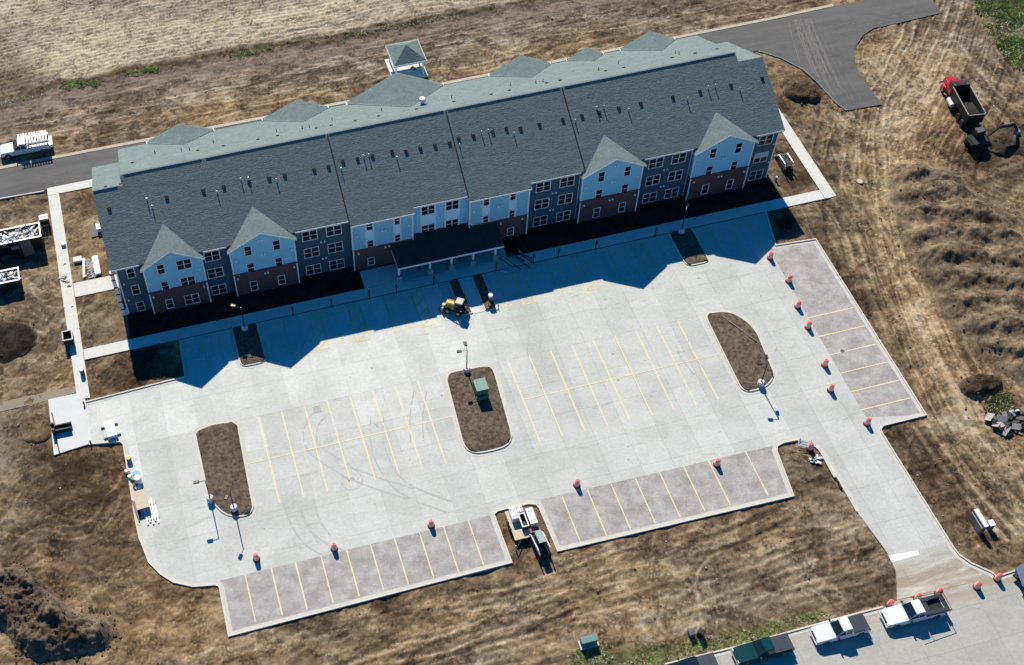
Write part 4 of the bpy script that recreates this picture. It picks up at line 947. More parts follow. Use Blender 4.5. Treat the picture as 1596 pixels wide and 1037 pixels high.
# --- rear cross gables
for x0, xc, x1, za in ((6.9,11.35,15.6,10.35),(22.2,27.0,31.0,10.5),(33.6,40.5,46.8,11.85),(53.3,57.7,61.9,10.7),(64.3,67.1,69.4,9.8),(72.0,76.1,79.8,10.5)):
    yd = 9.2+(13.8-za)/SLP; ze = 8.55; ye = 20.2
    for xe in (x0, x1):
        s = 1 if xe > xc else -1; pts = [(xc,yd,za+.03),(xc,ye,za),(xe,ye-.1,ze),(xe,19.6,ze+.12)]
        quadroof('gable_roof', pts if s < 0 else pts[::-1], .08)
        MB().box(xe-.12, xe+.12, ye-.5, ye-.02, ze-.25, ze-.02).build('eave_return', M['trim'], B)
    MB().add([(x0+.3,19.8,0),(x1-.3,19.8,0),(x1-.3,19.8,ze),(xc,19.8,za-.2),(x0+.3,19.8,ze),(x0+.3,18.5,0),(x1-.3,18.5,0),(x1-.3,18.5,ze),(xc,18.5,za-.2),(x0+.3,18.5,ze)],
             [(4,3,2,1,0),(5,6,7,8,9),(0,5,9,4),(1,2,7,6),(0,1,6,5)]).build('gable_wall', M['blue'], B)
# --- roof furniture
vent = MB().frus((-.24,.24,-.22,.22), (-.20,.20,-.18,.18), 0, .15).mesh('roof_vent', M['black'])
pipe = MB().lathe([(.13,0),(.12,.03),(.06,.12),(.05,.44),(.06,.45),(.06,.50)], n=10).mesh('vent_pipe', M['steel'])
small = MB().frus((-.2,.2,-.14,.14), (-.17,.17,-.12,.12), 0, .1).mesh('roof_vent', M['black'])
thin = MB().lathe([(.07,0),(.05,.05),(.05,.5)], n=8).mesh('vent_pipe', M['ridge'])
for x, y in [(0.88,5.50),(7.88,5.46),(12.35,5.38),(14.86,5.40),(18.03,5.39),(20.50,5.35),(22.43,5.30),(26.13,5.26),(27.95,5.26),(29.84,5.53),(31.70,5.48),(33.59,5.48),(36.11,5.49),(37.83,5.22),(39.67,5.20),(41.58,5.19),(43.45,5.17),(44.69,5.47),(46.63,5.44),(49.15,5.44),(50.95,5.47),(52.71,5.18),(55.22,5.20),(58.33,5.20),(60.86,5.22),(63.16,5.19),(65.83,5.24),(68.80,5.23),(73.12,5.22),(76.87,5.26),(81.11,5.25),(85.47,5.28)]:
    o = link('roof_vent', vent, B); o.location = (x, y+.15, zroof(y+.15)-.02); o.rotation_euler = (math.atan(SLP), 0, 0)
for x, y in [(5.51,5.73),(5.92,4.81),(13.93,4.95),(17.11,5.84),(18.03,5.76),(21.33,4.95),(29.38,4.72),(32.47,5.66),(33.15,5.63),(36.49,4.71),(44.57,4.73),(47.69,5.65),(48.59,5.67),(51.69,4.74),(59.81,4.79),(62.97,5.77),(63.91,5.74),(66.95,4.80),(74.87,4.70),(78.00,5.53),(78.98,5.55),(82.06,4.60)]:
    o = link('vent_pipe', pipe, B); o.location = (x, y, zroof(y)-.03)
for x, y in [(4.66,12.88),(1.01,8.67),(2.86,8.49),(12.91,12.60),(16.11,12.41),(20.49,12.23),(23.00,12.21),(27.95,12.09),(29.89,12.08),(32.97,11.97),(36.06,12.02),(40.97,11.78),(45.92,11.82),(50.88,11.74),(53.38,11.91),(58.36,11.87),(60.18,11.82),(66.47,12.00),(68.91,11.90),(75.72,12.03),(78.85,11.98),(81.92,11.95)]:
    zz = zr2(y) if 3 < x < 83 else 13.2-SLP*(y-8.0)
    o = link('roof_vent', small, B); o.location = (x, y, zz-.01); o.rotation_euler = (-math.atan(SLP), 0, 0)
for x, y in [(7.64,14.97),(10.93,13.79),(11.92,13.35),(15.08,14.64),(23.13,13.99),(26.35,13.21),(27.24,12.97),(30.40,14.11),(36.92,13.96),(46.12,13.54),(54.17,13.94),(57.21,12.76),(58.22,12.84),(65.90,13.00),(69.06,14.01),(76.91,13.63),(77.09,12.98)]:
    o = link('vent_pipe', thin, B); o.location = (x, y, zr2(y)-.03)
x, y = [(42.23,13.50)][0]
mb = MB(); mb.lathe([(.25,0),(.25,.5),(.45,.52),(.48,.75),(.38,.95),(.15,1.02)], n=14); o = mb.build('exhaust_cowl', M['white'], B, smooth=True); o.location = (x, y, zr2(y)-.05)
# --- entrance canopy
cx0, cx1 = 33.85, 47.7; zt, ze_ = 3.55, 2.6; yt, ye = -1.45, -5.0
quadroof('canopy_roof', [(cx0,ye,ze_),(cx1,ye,ze_),(cx1,yt,zt),(cx0,yt,zt)], .12, 'shingle_dark')
MB().add([(36.72,-1.45,3.55),(44.15,-1.45,3.55),(44.15,-.8,3.72),(36.72,-.8,3.72)], [(0,1,2,3)]).build('canopy_roof', M['shingle_dark'], B)
MB().box(cx0, cx1, ye-.06, ye+.06, ze_-.28, ze_-.02).build('canopy_fascia', M['trim'], B)
MB().box(cx0-.05, cx0+.03, ye, yt, ze_-.3, ze_-.1).build('canopy_fascia', M['trim'], B)
for x in (34.0, 38.05, 40.9, 43.75, 46.7):
    o = MB().box(x-.13, x+.13, -4.78, -4.52, .95, ze_-.25).build('column', M['trim'], B); MB().box(x-.32, x+.32, -4.97, -4.33, .0, .93).build('pier', M['rubble'], o)
MB().box(36.9, 44.0, -.87, -.82, .1, 3.1).build('entrance_glazing', M['glass'], B)
# --- white stair-like frame on the left gable end
lad = MB()
for y in (-.7, 1.2): pass
lad.box(-.75,-.35, YF-.05, YF+.35, .1, 8.0)
fr_ = lad.build('meter_cabinet', M['white'], B)
for z in (1.2, 2.6, 4.0, 5.3, 6.6, 7.6): MB().box(-.80,-.30, YF-.12, YF-.051, z, z+.16).build('bracket', M['dark_metal'], fr_)
MB().box(-.3, .04, YF-.02, YF+.3, 0.1, 1.0).build('meter_cabinet', M['white'], B)

# ------------------------------------------------------------------ pavilion behind the building
pv = thing('pavilion', 'small open pavilion with white posts and green grey hip roof behind the building', 'pavilion', (45.55, 34.65, 0))
a = 2.4; zt, ze_ = 4.15, 2.7
mb = MB(); mb.add([(-a,-a,ze_),(a,-a,ze_),(a,a,ze_),(-a,a,ze_),(0,0,zt),(-a,-a,ze_-.12),(a,-a,ze_-.12),(a,a,ze_-.12),(-a,a,ze_-.12)], [(0,1,4),(1,2,4),(2,3,4),(3,0,4),(0,5,6,1),(1,6,7,2),(2,7,8,3),(3,8,5,0),(8,7,6,5)]); mb.build('roof', M['shingle'], pv)
fa_ = MB(); fa_.box(-a-.04,a+.04,-a-.05,-a+.03,ze_-.28,ze_-.02); fa_.box(-a-.04,a+.04,a-.03,a+.05,ze_-.28,ze_-.02); fa_.box(-a-.05,-a+.03,-a,a,ze_-.28,ze_-.02); fa_.box(a-.03,a+.05,-a,a,ze_-.28,ze_-.02); fa_.build('fascia', M['trim'], pv)
for sx in (-1,1):
    for sy in (-1,1): MB().box(sx*2.0-.1, sx*2.0+.1, sy*2.0-.1, sy*2.0+.1, .08, ze_-.25).build('post', M['trim'], pv)
MB().box(-2.6,2.6,-2.6,2.6,-.2,.08).build('floor_slab', M['walk'], pv)

# ------------------------------------------------------------------ lamp posts
def lamp_post(loc, rz, label, heads=1, arm=.75):
    t = thing('lamp_post', label, 'lamp post', loc, rz, 'lamp posts in the parking lot islands')
    MB().lathe([(.40,-.1),(.40,.72),(.36,.78),(.08,.79)], n=18).build('base', M['lampbase'], t, smooth=True)
    MB().tube([(0,0,.78),(0,0,4.2)], [.075,.05]).build('pole', M['pole'], t)
    MB().tube([(-.05,0,4.12),(arm,0,4.22)], .035, 6).build('arm', M['pole'], t)
    MB().frus((arm-.1,arm+.55,-.2,.2),(arm-.05,arm+.5,-.15,.15),4.16,4.32).build('lamp_head', M['pole'], t)
    if heads == 2:
        MB().tube([(0,-.05,4.1),(0,arm,4.2)], .035, 6).build('arm', M['pole'], t)
        MB().frus((-.2,.2,arm-.1,arm+.5),(-.15,.15,arm-.05,arm+.45),4.14,4.3).build('lamp_head', M['pole'], t)
    return t
lamp_post((*(5.18,-30.52),.05), R_(178), 'lamp post on the left mulch island nearer its outer kerb', 1)
lamp_post((*(7.55,-32.49),.05), R_(240), 'lamp post at the bottom tip of the left mulch island', 1)
lamp_post((*(70.77,-32.44),.05), R_(75), 'lamp post at the lower end of the right mulch island', 2)
lamp_post((*(38.00,-21.03),.05), R_(85), 'lamp post on the middle mulch island beside the green transformer', 2)
lamp_post((*(13.59,-7.24),.05), R_(150), 'lamp post in the shaded front bed by the left gables', 1)
lamp_post((*(71.25,-6.95),.05), R_(60), 'lamp post in the shaded front bed by the right gables', 1)

# ------------------------------------------------------------------ traffic drums
def drum(loc, label, tilt=0):
    t = thing('traffic_drum', label, 'traffic drum', (loc[0], loc[1], .01), rng.uniform(0, 6), 'orange and white traffic drums around the lot')
    MB().lathe([(.42,0),(.42,.05),(.33,.07),(.30,.09)], n=16).build('rubber_base', M['tyre'], t, smooth=True)
    MB().lathe([(.34,.06),(.335,.30),(.31,.32),(.305,.54),(.285,.56),(.28,.78),(.26,.80),(.25,1.0),(.19,1.05)], n=16).build('body', M['orange'], t, smooth=True)
    for z0, z1, r in ((.36,.50,.316),(.60,.74,.29),(.86,.96,.262)): MB().lathe([(r,z0),(r-.004,z1)], n=16).build('reflective_band', M['reflect'], t, smooth=True)
    MB().tube([(-.11,0,1.04),(-.07,0,1.14),(.07,0,1.14),(.11,0,1.04)], .022, 6).build('handle', M['orange'], t)
for p, l in zip([(80.35,-14.23),(80.94,-18.45),(80.19,-22.61),(79.98,-25.94),(79.33,-31.80),(78.33,-35.37),(80.21,-40.87),(61.42,-41.43),(45.31,-39.74),(28.15,-40.36),(17.17,-40.30),(8.73,-39.26),(72.41,-42.27),(71.74,-62.54),(74.85,-62.64),(77.27,-62.68),(81.51,-63.08),(84.08,-62.78)],
    ['traffic drum at the top corner of the right paver bay by the building shadow', 'second traffic drum down the edge of the right paver bay from the building shadow',
     'third traffic drum down the edge of the right paver bay from the building shadow', 'traffic drum beside the topmost yellow line of the right paver bay',
     'traffic drum between the right mulch island and the paver bay, upper of two', 'traffic drum between the right mulch island and the paver bay, lower of two', 'traffic drum at the lower left corner of the right paver bay',
     'traffic drum above the right end of the lower right paver bay', 'traffic drum above the left end of the lower right paver bay', 'traffic drum at the right end of the lower left paver bay', 'traffic drum at the middle of the lower left paver bay', 'traffic drum above the left end of the lower left paver bay',
     'traffic drum in the dirt tip beside the driveway with white debris', 'traffic drum at the nose of the white pickup with the rack', 'traffic drum behind the cab of the white pickup with the rack', 'traffic drum behind the bed of the white pickup with the rack',
     'left traffic drum of the two standing at the driveway mouth', 'traffic drum at the driveway mouth next to the blue grey trailer']): drum(p, l)
def faded_drum(loc):
    t = thing('barrel', 'faded maroon barrel with pale top standing on the left footpath', 'barrel', (*loc, .04))
    MB().lathe([(.28,0),(.28,.75),(.24,.8)], n=14).build('body', M['maroon'], t, smooth=True); MB().lathe([(.29,.8),(.27,.88),(.1,.92)], n=14).build('lid', M['trim'], t, smooth=True)
faded_drum((-6.68,-8.60))

# ------------------------------------------------------------------ pickups
def pickup(name, label, loc, rz, paint, L=5.8, cab=(1.0,3.0), bed='cover', group='pickup trucks parked along the street', W=1.95):
    """x forward from the rear bumper (0) to the nose (L); wheels on z=0"""
    t = thing(name, label, 'pickup truck', loc, rz, group); h = W/2
    xc0, xc1 = cab              # rear of the cab, foot of the windscreen
    belt = 1.08
    low = [(0,.52),(.0,1.02),(xc0,1.06),(xc1+.25,1.08),(L-.25,.99),(L-.03,.82),(L,.5),(L-.15,.36),(.25,.40)]
    rA, rF = .95, L-1.0
    prof = [(0,.5),(0,1.03),(xc0,1.06),(xc1+.35,1.09),(L-.35,1.0),(L-.06,.86),(L,.55),(L-.10,.34)]
    for xw in (rF, rA):
        prof += [(xw+.46,.36),(xw+.40,.62),(xw+.22,.80),(xw,.85),(xw-.22,.80),(xw-.40,.62),(xw-.46,.36)]
    prof += [(.15,.42)]
    body = MB(); body.profile(prof, -h, h, dy=lambda x, z: .05 if z > .98 else (.03 if z < .5 else 0) + (.10 if x > L-.12 else 0)); bo = body.build('body', paint, t, smooth=True, bevel=.035)
    # hood crease panel, cab
    cabm = MB(); a0 = (xc0, xc1+.15, -h+.06, h-.06); a1 = (xc0+.12, xc1-.75, -h+.24, h-.24)
    cabm.frus(a0, a1, belt-.02, 1.83); cb = cabm.build('cab', paint, t, smooth=True, bevel=.06)
    # glazing proud of the cab faces
    def lerp(u, v, s): return u+(v-u)*s
    def side(sy):
        y0 = sy*(h-.06+.012); y1 = sy*(h-.24+.012); g = []
        xm = lerp(xc0, xc1, .45)
        for xa, xb, ta, tb in ((xc0+.14, xm-.04, xc0+.22, xm-.06), (xm+.04, xc1+.0, xm+.04, xc1-.78)):
            p = [(xa, .16), (xb, .16), (tb, .84), (ta, .84)]
            g.append([(xx, lerp(y0, y1, s), lerp(belt, 1.83, s)) for xx, s in p])
        return g
    for sy in (-1, 1):
        gl = MB()
        for q in side(sy): gl.add(q + [(x, y-sy*.03, z) for x, y, z in q], [(0,1,2,3),(7,6,5,4),(0,4,5,1),(1,5,6,2),(2,6,7,3),(3,7,4,0)])
        gl.build('side_window', M['carglass'], t)
    def slab_(p, n):  # quad thickened along n
        return p + [tuple(Vector(q)-Vector(n)*.03) for q in p], [(0,1,2,3),(7,6,5,4),(0,4,5,1),(1,5,6,2),(2,6,7,3),(3,7,4,0)]
    s0, s1 = .12, .90; fx = lambda s: lerp(xc1+.15, xc1-.75, s)+.014; hy = lambda s: lerp(h-.06, h-.24, s)-.09; fz = lambda s: lerp(belt-.02, 1.83, s)
    ws = MB(); ws.add(*slab_([(fx(s0),-hy(s0),fz(s0)+.01),(fx(s0),hy(s0),fz(s0)+.01),(fx(s1),hy(s1),fz(s1)+.01),(fx(s1),-hy(s1),fz(s1)+.01)], (.6,0,.6))); ws.build('windscreen', M['carglass'], t)
    rw = MB(); bx_ = lambda s: lerp(xc0, xc0+.12, s)-.012; rw.add(*slab_([(bx_(.25),-hy(.3)+.1,fz(.25)),(bx_(.25),hy(.3)-.1,fz(.25)),(bx_(.85),hy(.85)-.1,fz(.85)),(bx_(.85),-hy(.85)+.1,fz(.85))], (-1,0,0))); rw.build('rear_window', M['carglass'], t)
    for xw in (rA, rF):
        for sy in (-1, 1):
            wb = MB(); wb.wheel(xw, sy*(h-.13), .39, .25); wo = wb.build('wheel', M['tyre'], t, smooth=True)
            r_ = MB(); r_.wheel(xw, sy*(h-.135), .24, .262, z=.39); r_.build('rim', M['rim'], wo, smooth=True)
    bp_ = MB(); bp_.box(L-.10, L+.08, -h+.06, h-.06, .40, .62); bp_.build('front_bumper', M['steel'] if paint != M['carwhite'] else M['carwhite'], t, bevel=.03)
    MB().box(L-.07, L+.012, -h+.48, h-.48, .63, .90).build('grille', M['dark_metal'], t, bevel=.02)
    for sy in (-1, 1):
        MB().box(L-.16, L+.005, sy*(h-.28)-.17, sy*(h-.28)+.17, .66, .88).build('headlight', M['light'], t, bevel=.02)
        MB().box(-.015, .1, sy*(h-.10)-.09, sy*(h-.10)+.09, .68, 1.0).build('taillight', M['redlens'], t, bevel=.01)
        MB().box(xc1-.15, xc1+.02, sy*(h+.12)-.13, sy*(h+.12)+.13, 1.1, 1.32).build('side_mirror', M['dark_metal'], t, bevel=.02)
    MB().box(-.14, .02, -h+.08, h-.08, .42, .60).build('rear_bumper', M['steel'], t, bevel=.02)
    if bed == 'cover':
        cv = MB(); cv.box(.03, xc0-.03, -h+.07, h-.07, 1.03, 1.09); co_ = cv.build('bed_cover', M['tonneau'], t, bevel=.02)
        for f_ in (.33, .66): MB().box(xc0*f_-.012, xc0*f_+.012, -h+.09, h-.09, 1.09, 1.098).build('seam', M['dark_metal'], co_)
    else:
        # open bed with side boxes and an overhead rack
        MB().box(.08, xc0-.05, -h+.45, h-.45, 1.02, 1.066).build('bed_floor', M['black'], t)
        for sy in (-1, 1):
            y0, y1 = sorted((sy*(h-.02), sy*(h-.46)))
            bx2 = MB().box(.05, xc0-.04, y0, y1, 1.05, 1.38).build('tool_box', M['tonneau'], t, bevel=.02)
            for f_ in (.25, .5, .75): MB().box(xc0*f_-.015, xc0*f_+.015, y0+.02, y1-.02, 1.375, 1.392).build('seam', M['dark_metal'], bx2)
        MB().box(xc0-.62, xc0-.06, -h+.48, h-.48, 1.05, 1.38).build('cross_box', M['tonneau'], t, bevel=.02)
        for sy in (-1, 1):
            rk = MB(); rk.tube([(-.35, sy*(h+.02), 1.62), (xc1-.7, sy*(h+.02), 1.95)], .03, 6); rk.tube([(-.32, sy*(h+.02), .9), (-.32, sy*(h+.02), 1.66)], .03, 6); rk.tube([(xc0-.1, sy*(h+.02), 1.3), (xc0-.1, sy*(h+.02), 1.85)], .03, 6)
            rk.build('rack_rail', M['dark_metal'], t)
        cr = MB(); cr.tube([(-.33,-h-.02,1.62),(-.33,h+.02,1.62)], .03, 6); cr.tube([(-.1,-h+.05,1.02),(-.1,h-.05,1.02)], .04, 6); cr.build('rack_bar', M['dark_metal'], t)
        MB().box(-.5,-.06,-h+.1,h-.1,.98,1.04).build('tailgate', M['tonneau'], t, bevel=.01)
    return t
PI = math.pi
pickup('pickup_truck', 'white pickup with flat charcoal bed cover parked by the grass verge', (68.15,-63.95,.0), PI+R_(-.5), M['carwhite'], L=5.85, cab=(1.95,3.75))
pickup('pickup_truck', 'white pickup with open bed, black tool boxes and overhead rack', (76.55,-64.2,.0), PI+R_(-1.5), M['carwhite'], L=6.45, cab=(2.35,4.1), bed='rack', W=2.05)
pickup('pickup_truck', 'dark green pickup with charcoal bed cover at the bottom edge', (59.75,-63.85,.0), PI, M['cargreen'], L=6.1, cab=(2.1,3.9))
pickup('pickup_truck', 'dark navy pickup mostly cut off by the bottom edge of the picture', (51.6,-63.85,.0), PI, M['carnavy'], L=6.0, cab=(2.0,3.8))
wt_ = pickup('service_truck', 'white service truck with slatted ladder rack on the far left road', (-6.35, 32.75, .0), PI+R_(-1), M['carwhite'], L=6.9, cab=(3.1,4.9), bed='cover', group=None, W=2.1)
for sy in (-1, 1):
    rb = MB(); rb.box(.05, 2.95, sy*1.05-.22, sy*1.05+.22, .75, 1.5); rb.build('service_body', M['carwhite'], wt_, bevel=.03)
    rb = MB(); rb.tube([(.1,sy*1.0,2.05),(4.3,sy*1.0,2.12)], .04, 6); rb.tube([(.15,sy*1.0,1.4),(.15,sy*1.0,2.05)], .04, 6); rb.tube([(2.9,sy*1.0,1.4),(2.9,sy*1.0,2.1)], .04, 6); rb.build('rack_rail', M['white'], wt_)
for i in range(11): MB().box(.15+i*.37, .33+i*.37, -1.02, 1.02, 2.06+.006*i, 2.11+.006*i).build('rack_slat', M['white'], wt_)
MB().box(-.35,-.02,-.9,.9,.45,1.0).build('rear_step', M['white'], wt_, bevel=.03)

# ------------------------------------------------------------------ dump truck and excavator
hd = math.atan2(6.25, .95)
dt = thing('dump_truck', 'dump truck with red cab and black bed half full of dark soil', 'dump truck', (116.55, .1, -.02), hd)
def beam(name, m, *boxes, parent=None, bevel=.02):
    mb = MB()
    for b in boxes: mb.box(*b)
    return mb.build(name, m, parent, bevel=bevel)
beam('chassis', M['dark_metal'], (-.2,9.2,-.45,.45,.65,1.0), parent=dt)
for x in (.8, 2.1, 7.9):
    for sy in (-1, 1):
        if x < 5: 
            for off in (.78, 1.08): wb = MB(); wb.wheel(x, sy*off, .52, .28); wb.build('wheel', M['tyre'], dt, smooth=True)
        else:
            wb = MB(); wb.wheel(x, sy*1.05, .52, .32); wo = wb.build('wheel', M['tyre'], dt, smooth=True); r_ = MB(); r_.wheel(x, sy*1.06, .3, .33, z=.52); r_.build('rim', M['rim'], wo, smooth=True)
# open bed: outward leaning sides
def bed(x0, x1, h0, h1, z0, z1, th=.09):
    mb = MB()
    mb.frus((x0,x1,-h0,h0),(x0,x1,-h0,h0),z0,z0+.08)
    for sy in (-1,1):
        mb.add([(x0,sy*h0,z0),(x1,sy*h0,z0),(x1,sy*h1,z1),(x0,sy*h1,z1),(x0,sy*(h0-th),z0),(x1,sy*(h0-th),z0),(x1,sy*(h1-th),z1),(x0,sy*(h1-th),z1)], [(0,1,2,3),(7,6,5,4),(0,4,5,1),(1,5,6,2),(2,6,7,3),(3,7,4,0)])
    mb.box(x1-th,x1,-h1,h1,z0,z1+.12); mb.box(x0,x0+th,-h1,h1,z0,z1-.1)
    return mb
bed(-.1, 5.7, 1.02, 1.2, 1.25, 2.75).build('bed', M['black'], dt)
for sy in (-1,1): beam('bed_rim', M['steel'], (-.1,5.7,sy*1.2-.06,sy*1.2+.06,2.751,2.83), parent=dt)
beam('bed_rim', M['steel'], (-.16,-.02,-1.24,1.24,2.652,2.74), parent=dt)
beam('cab_guard', M['dark_metal'], (5.7,6.7,-1.15,1.15,2.85,2.97), parent=dt)
g = MB(); nx_, ny_ = 15, 9; vs_ = []
for i in range(nx_):
    for j in range(ny_): x = .05+5.4*i/(nx_-1)*.62; y = -1.0+2.0*j/(ny_-1); vs_.append((x, y, 1.75+.45*math.exp(-((x-1.4)/1.3)**2)*(1-.4*y*y)+rng.uniform(-.06,.06)))
g.add(vs_, [(i*ny_+j, (i+1)*ny_+j, (i+1)*ny_+j+1, i*ny_+j+1) for i in range(nx_-1) for j in range(ny_-1)]); g.build('soil_load', M['soil'], dt, smooth=True)
mb = MB(); mb.frus((6.05,7.5,-1.0,1.0),(6.15,7.2,-.88,.88),1.0,2.75); mb.build('cab', M['carred'], dt, smooth=True, bevel=.08)
mb = MB(); mb.frus((7.4,9.3,-.85,.85),(7.4,9.1,-.68,.68),.8,1.75); mb.build('hood', M['carred'], dt, smooth=True, bevel=.12)
beam('windscreen', M['carglass'], (7.36,7.44,-.8,.8,1.85,2.5), parent=dt, bevel=0)
for sy in (-1,1):
    mb = MB(); mb.frus((7.35,8.5,sy*1.1-.2,sy*1.1+.2),(7.6,8.3,sy*1.1-.2,sy*1.1+.2),.75,1.15); mb.build('fender', M['carred'], dt, bevel=.05)
    beam('side_window', M['carglass'], (6.4,7.1,sy*.955-.03,sy*.955+.03,1.8,2.5), parent=dt, bevel=0)
    MB().tube([(5.95,sy*.9,.9),(5.95,sy*.9,3.0)], .08).build('exhaust_stack', M['steel'], dt)
beam('front_bumper', M['steel'], (9.25,9.45,-1.05,1.05,.5,.85), parent=dt)
MB().tube([(4.2,1.2,.75),(5.6,1.2,.75)], .32, 12).build('fuel_tank', M['white'], dt)
MB().tube([(4.2,-1.2,.75),(5.6,-1.2,.75)], .32, 12).build('fuel_tank', M['white'], dt)

def excavator():
    t = thing('excavator', 'dark compact excavator with grey cab roof and long arm reaching right', 'excavator', (115.6,-3.0,-.05), R_(4))
    for sy in (-1,1):
        mb = MB(); mb.profile([(-1.3,.25),(-1.05,.02),(1.05,.02),(1.3,.25),(1.3,.45),(1.05,.66),(-1.05,.66),(-1.3,.45)], sy*.85-.25, sy*.85+.25); mb.build('track', M['tyre'], t, bevel=.03)
    beam('undercarriage', M['dark_metal'], (-.7,.7,-.6,.6,.3,.75), parent=t)
    mb = MB(); mb.prism([(-1.35,-.9),(-1.05,-1.05),(.9,-1.05),(1.1,-.6),(1.1,.95),(-1.05,1.05),(-1.35,.8)], .78, 1.45); mb.build('engine_deck', M['dark_metal'], t, bevel=.08)
    beam('counterweight', M['dark_metal'], (-1.55,-1.2,-.85,.85,.8,1.3), parent=t, bevel=.08)
    mb = MB(); mb.frus((-.55,.85,-.05,.98),(-.4,.6,.05,.92),1.45,2.4); mb.build('cab', M['carglass'], t, bevel=.04)
    beam('cab_roof', M['machine_grey'], (-.48,.68,.0,.97,2.4,2.5), parent=t, bevel=.04)
    for x in (-.5,.72):
        for y in (.0,.95): MB().tube([(x,y,1.45),(x*.85,y*.95+.03,2.42)], .04, 6).build('cab_pillar', M['dark_metal'], t)
    b = MB(); b.add([(1.0,-.12,1.2),(2.6,-.12,2.75),(5.0,-.12,2.35),(5.0,-.12,2.05),(2.7,-.12,2.3),(1.2,-.12,.95),(1.0,.12,1.2),(2.6,.12,2.75),(5.0,.12,2.35),(5.0,.12,2.05),(2.7,.12,2.3),(1.2,.12,.95)],
            [(0,1,4,5),(1,2,3,4),(6,11,10,7),(7,10,9,8),(0,6,7,1),(1,7,8,2),(2,8,9,3),(3,9,10,4),(4,10,11,5),(5,11,6,0)]); b.build('boom', M['black'], t)
    st_ = MB(); st_.add([(4.7,-.1,2.5),(5.2,-.1,2.5),(6.4,-.1,.9),(6.1,-.1,.75),(4.7,.1,2.5),(5.2,.1,2.5),(6.4,.1,.9),(6.1,.1,.75)], [(0,1,2,3),(7,6,5,4),(0,4,5,1),(1,5,6,2),(2,6,7,3),(3,7,4,0)]); st_.build('stick', M['black'], t)
    bk = MB(); bk.profile([(6.0,.9),(6.55,.85),(6.75,.35),(6.45,-.05),(5.9,.02),(6.1,.3)], -.38, .38); bk.build('bucket', M['steel'], t)
    MB().tube([(1.3,0,1.3),(3.0,0,2.35)], .07).build('ram', M['steel'], t); MB().tube([(3.2,0,2.75),(4.9,0,2.6)], .06).build('ram', M['steel'], t)
excavator()

# ------------------------------------------------------------------ compact loaders
def loader(name, label, loc, rz, body, cabc, tool, L=2.6, W=1.5, cabin=True, roofm='cabroof', armc='white'):
    t = thing(name, label, 'loader', loc, rz); h = W/2
    for sy in (-1,1):
        mb = MB(); y = sy*(h-.17); mb.profile([(-L/2,.3),(-L/2+.25,.03),(L/2-.45,.03),(L/2-.12,.3),(L/2-.2,.55),(-L/2+.2,.66)], y-.18, y+.18); mb.build('track', M['tyre'], t, bevel=.03)
        ar = MB(); ya = sy*(h-.06)
        ar.tube([(-L/2+.1,ya,1.25),(-L/2+.5,ya,1.5),(L/2-.35,ya,1.25),(L/2+.15,ya,.55),(L/2+.3,ya,.35)], .075, 6); ar.build('lift_arm', M[armc], t)
    mb = MB(); mb.frus((-L/2,.1*L,-h+.33,h-.33),(-L/2+.08,.1*L,-h+.36,h-.36),.25,1.25); mb.build('engine_cover', body, t, bevel=.06)
    beam('chassis', M['dark_metal'], (-.1*L,L/2-.2,-h+.34,h-.34,.3,.85), parent=t)
    if cabin:
        mb = MB(); mb.frus((-.18*L,L/2-.35,-h+.38,h-.38),(-.12*L,L/2-.5,-h+.42,h-.42),.85,1.95); mb.build('cab', cabc, t, bevel=.04)
        beam('cab_roof', M[roofm], (-.16*L,L/2-.42,-h+.34,h-.34,1.95,2.06), parent=t, bevel=.03)
    tool(t, L, h)
    return t
def bucket(t, L, h):
    mb = MB(); mb.profile([(L/2+.15,.1),(L/2+.85,.05),(L/2+.35,.15),(L/2+.25,.6),(L/2+.15,.62)], -h-.05, h+.05); mb.build('bucket', M['machine_grey'], t)
def red_tool(t, L, h):
    beam('attachment', M['machine_red'], (L/2+.2,L/2+.8,-h+.05,h-.05,.15,.65), parent=t, bevel=.05); MB().tube([(L/2+.5,-h-.1,.4),(L/2+.5,h+.1,.4)], .16).build('roller', M['machine_red'], t)
    for sy in (-1,1): beam('fork', M['dark_metal'], (L/2+.3,L/2+1.1,sy*.4-.06,sy*.4+.06,.08,.16), parent=t, bevel=0)
def scoop_yellow(t, L, h):
    mb = MB(); mb.lathe([(.05,.1),(.75,.1),(.8,.35),(.7,.4)], (L/2+.65,0), 16); mb.build('drum_head', M['machine_grey'], t); beam('mount', M['machine_yellow'], (L/2+.1,L/2+.8,-.55,-.15,.35,.75), parent=t, bevel=.04)
t = thing('skid_loader', 'yellow and black machine with pale cab roof parked at the shadow edge', 'loader', (39.35,-11.35,.01), math.atan2(2.2,-3.1))
for sy in (-1,1):
    for x in (-.75,.65): wb = MB(); wb.wheel(x, sy*.72, .42, .3); wo = wb.build('wheel', M['tyre'], t, smooth=True); r_ = MB(); r_.wheel(x, sy*.73, .2, .31, z=.42); r_.build('rim', M['machine_yellow'], wo)
    ar = MB(); ar.tube([(-1.25,sy*.62,1.3),(-.3,sy*.62,1.45),(1.05,sy*.62,.9),(1.35,sy*.62,.4)], .08, 6); ar.build('lift_arm', M['dark_metal'], t)
mb = MB(); mb.frus((-.1,1.15,-.5,.5),(.0,1.05,-.42,.42),.45,1.35); mb.build('engine_cover', M['machine_yellow'], t, bevel=.08)
beam('cover_panel', M['dark_metal'], (.05,1.0,-.30,-.22,1.34,1.37), (.05,1.0,.22,.30,1.34,1.37), parent=t, bevel=0)
mb = MB(); mb.frus((-1.15,-.15,-.52,.52),(-1.05,-.25,-.46,.46),.7,1.9); mb.build('cab', M['carglass'], t, bevel=.04)
beam('cab_roof', M['whitewood'], (-1.12,-.2,-.5,.5,1.9,2.0), parent=t, bevel=.04)
beam('counterweight', M['dark_metal'], (-1.6,-1.1,-.6,.6,.35,1.05), parent=t, bevel=.08)
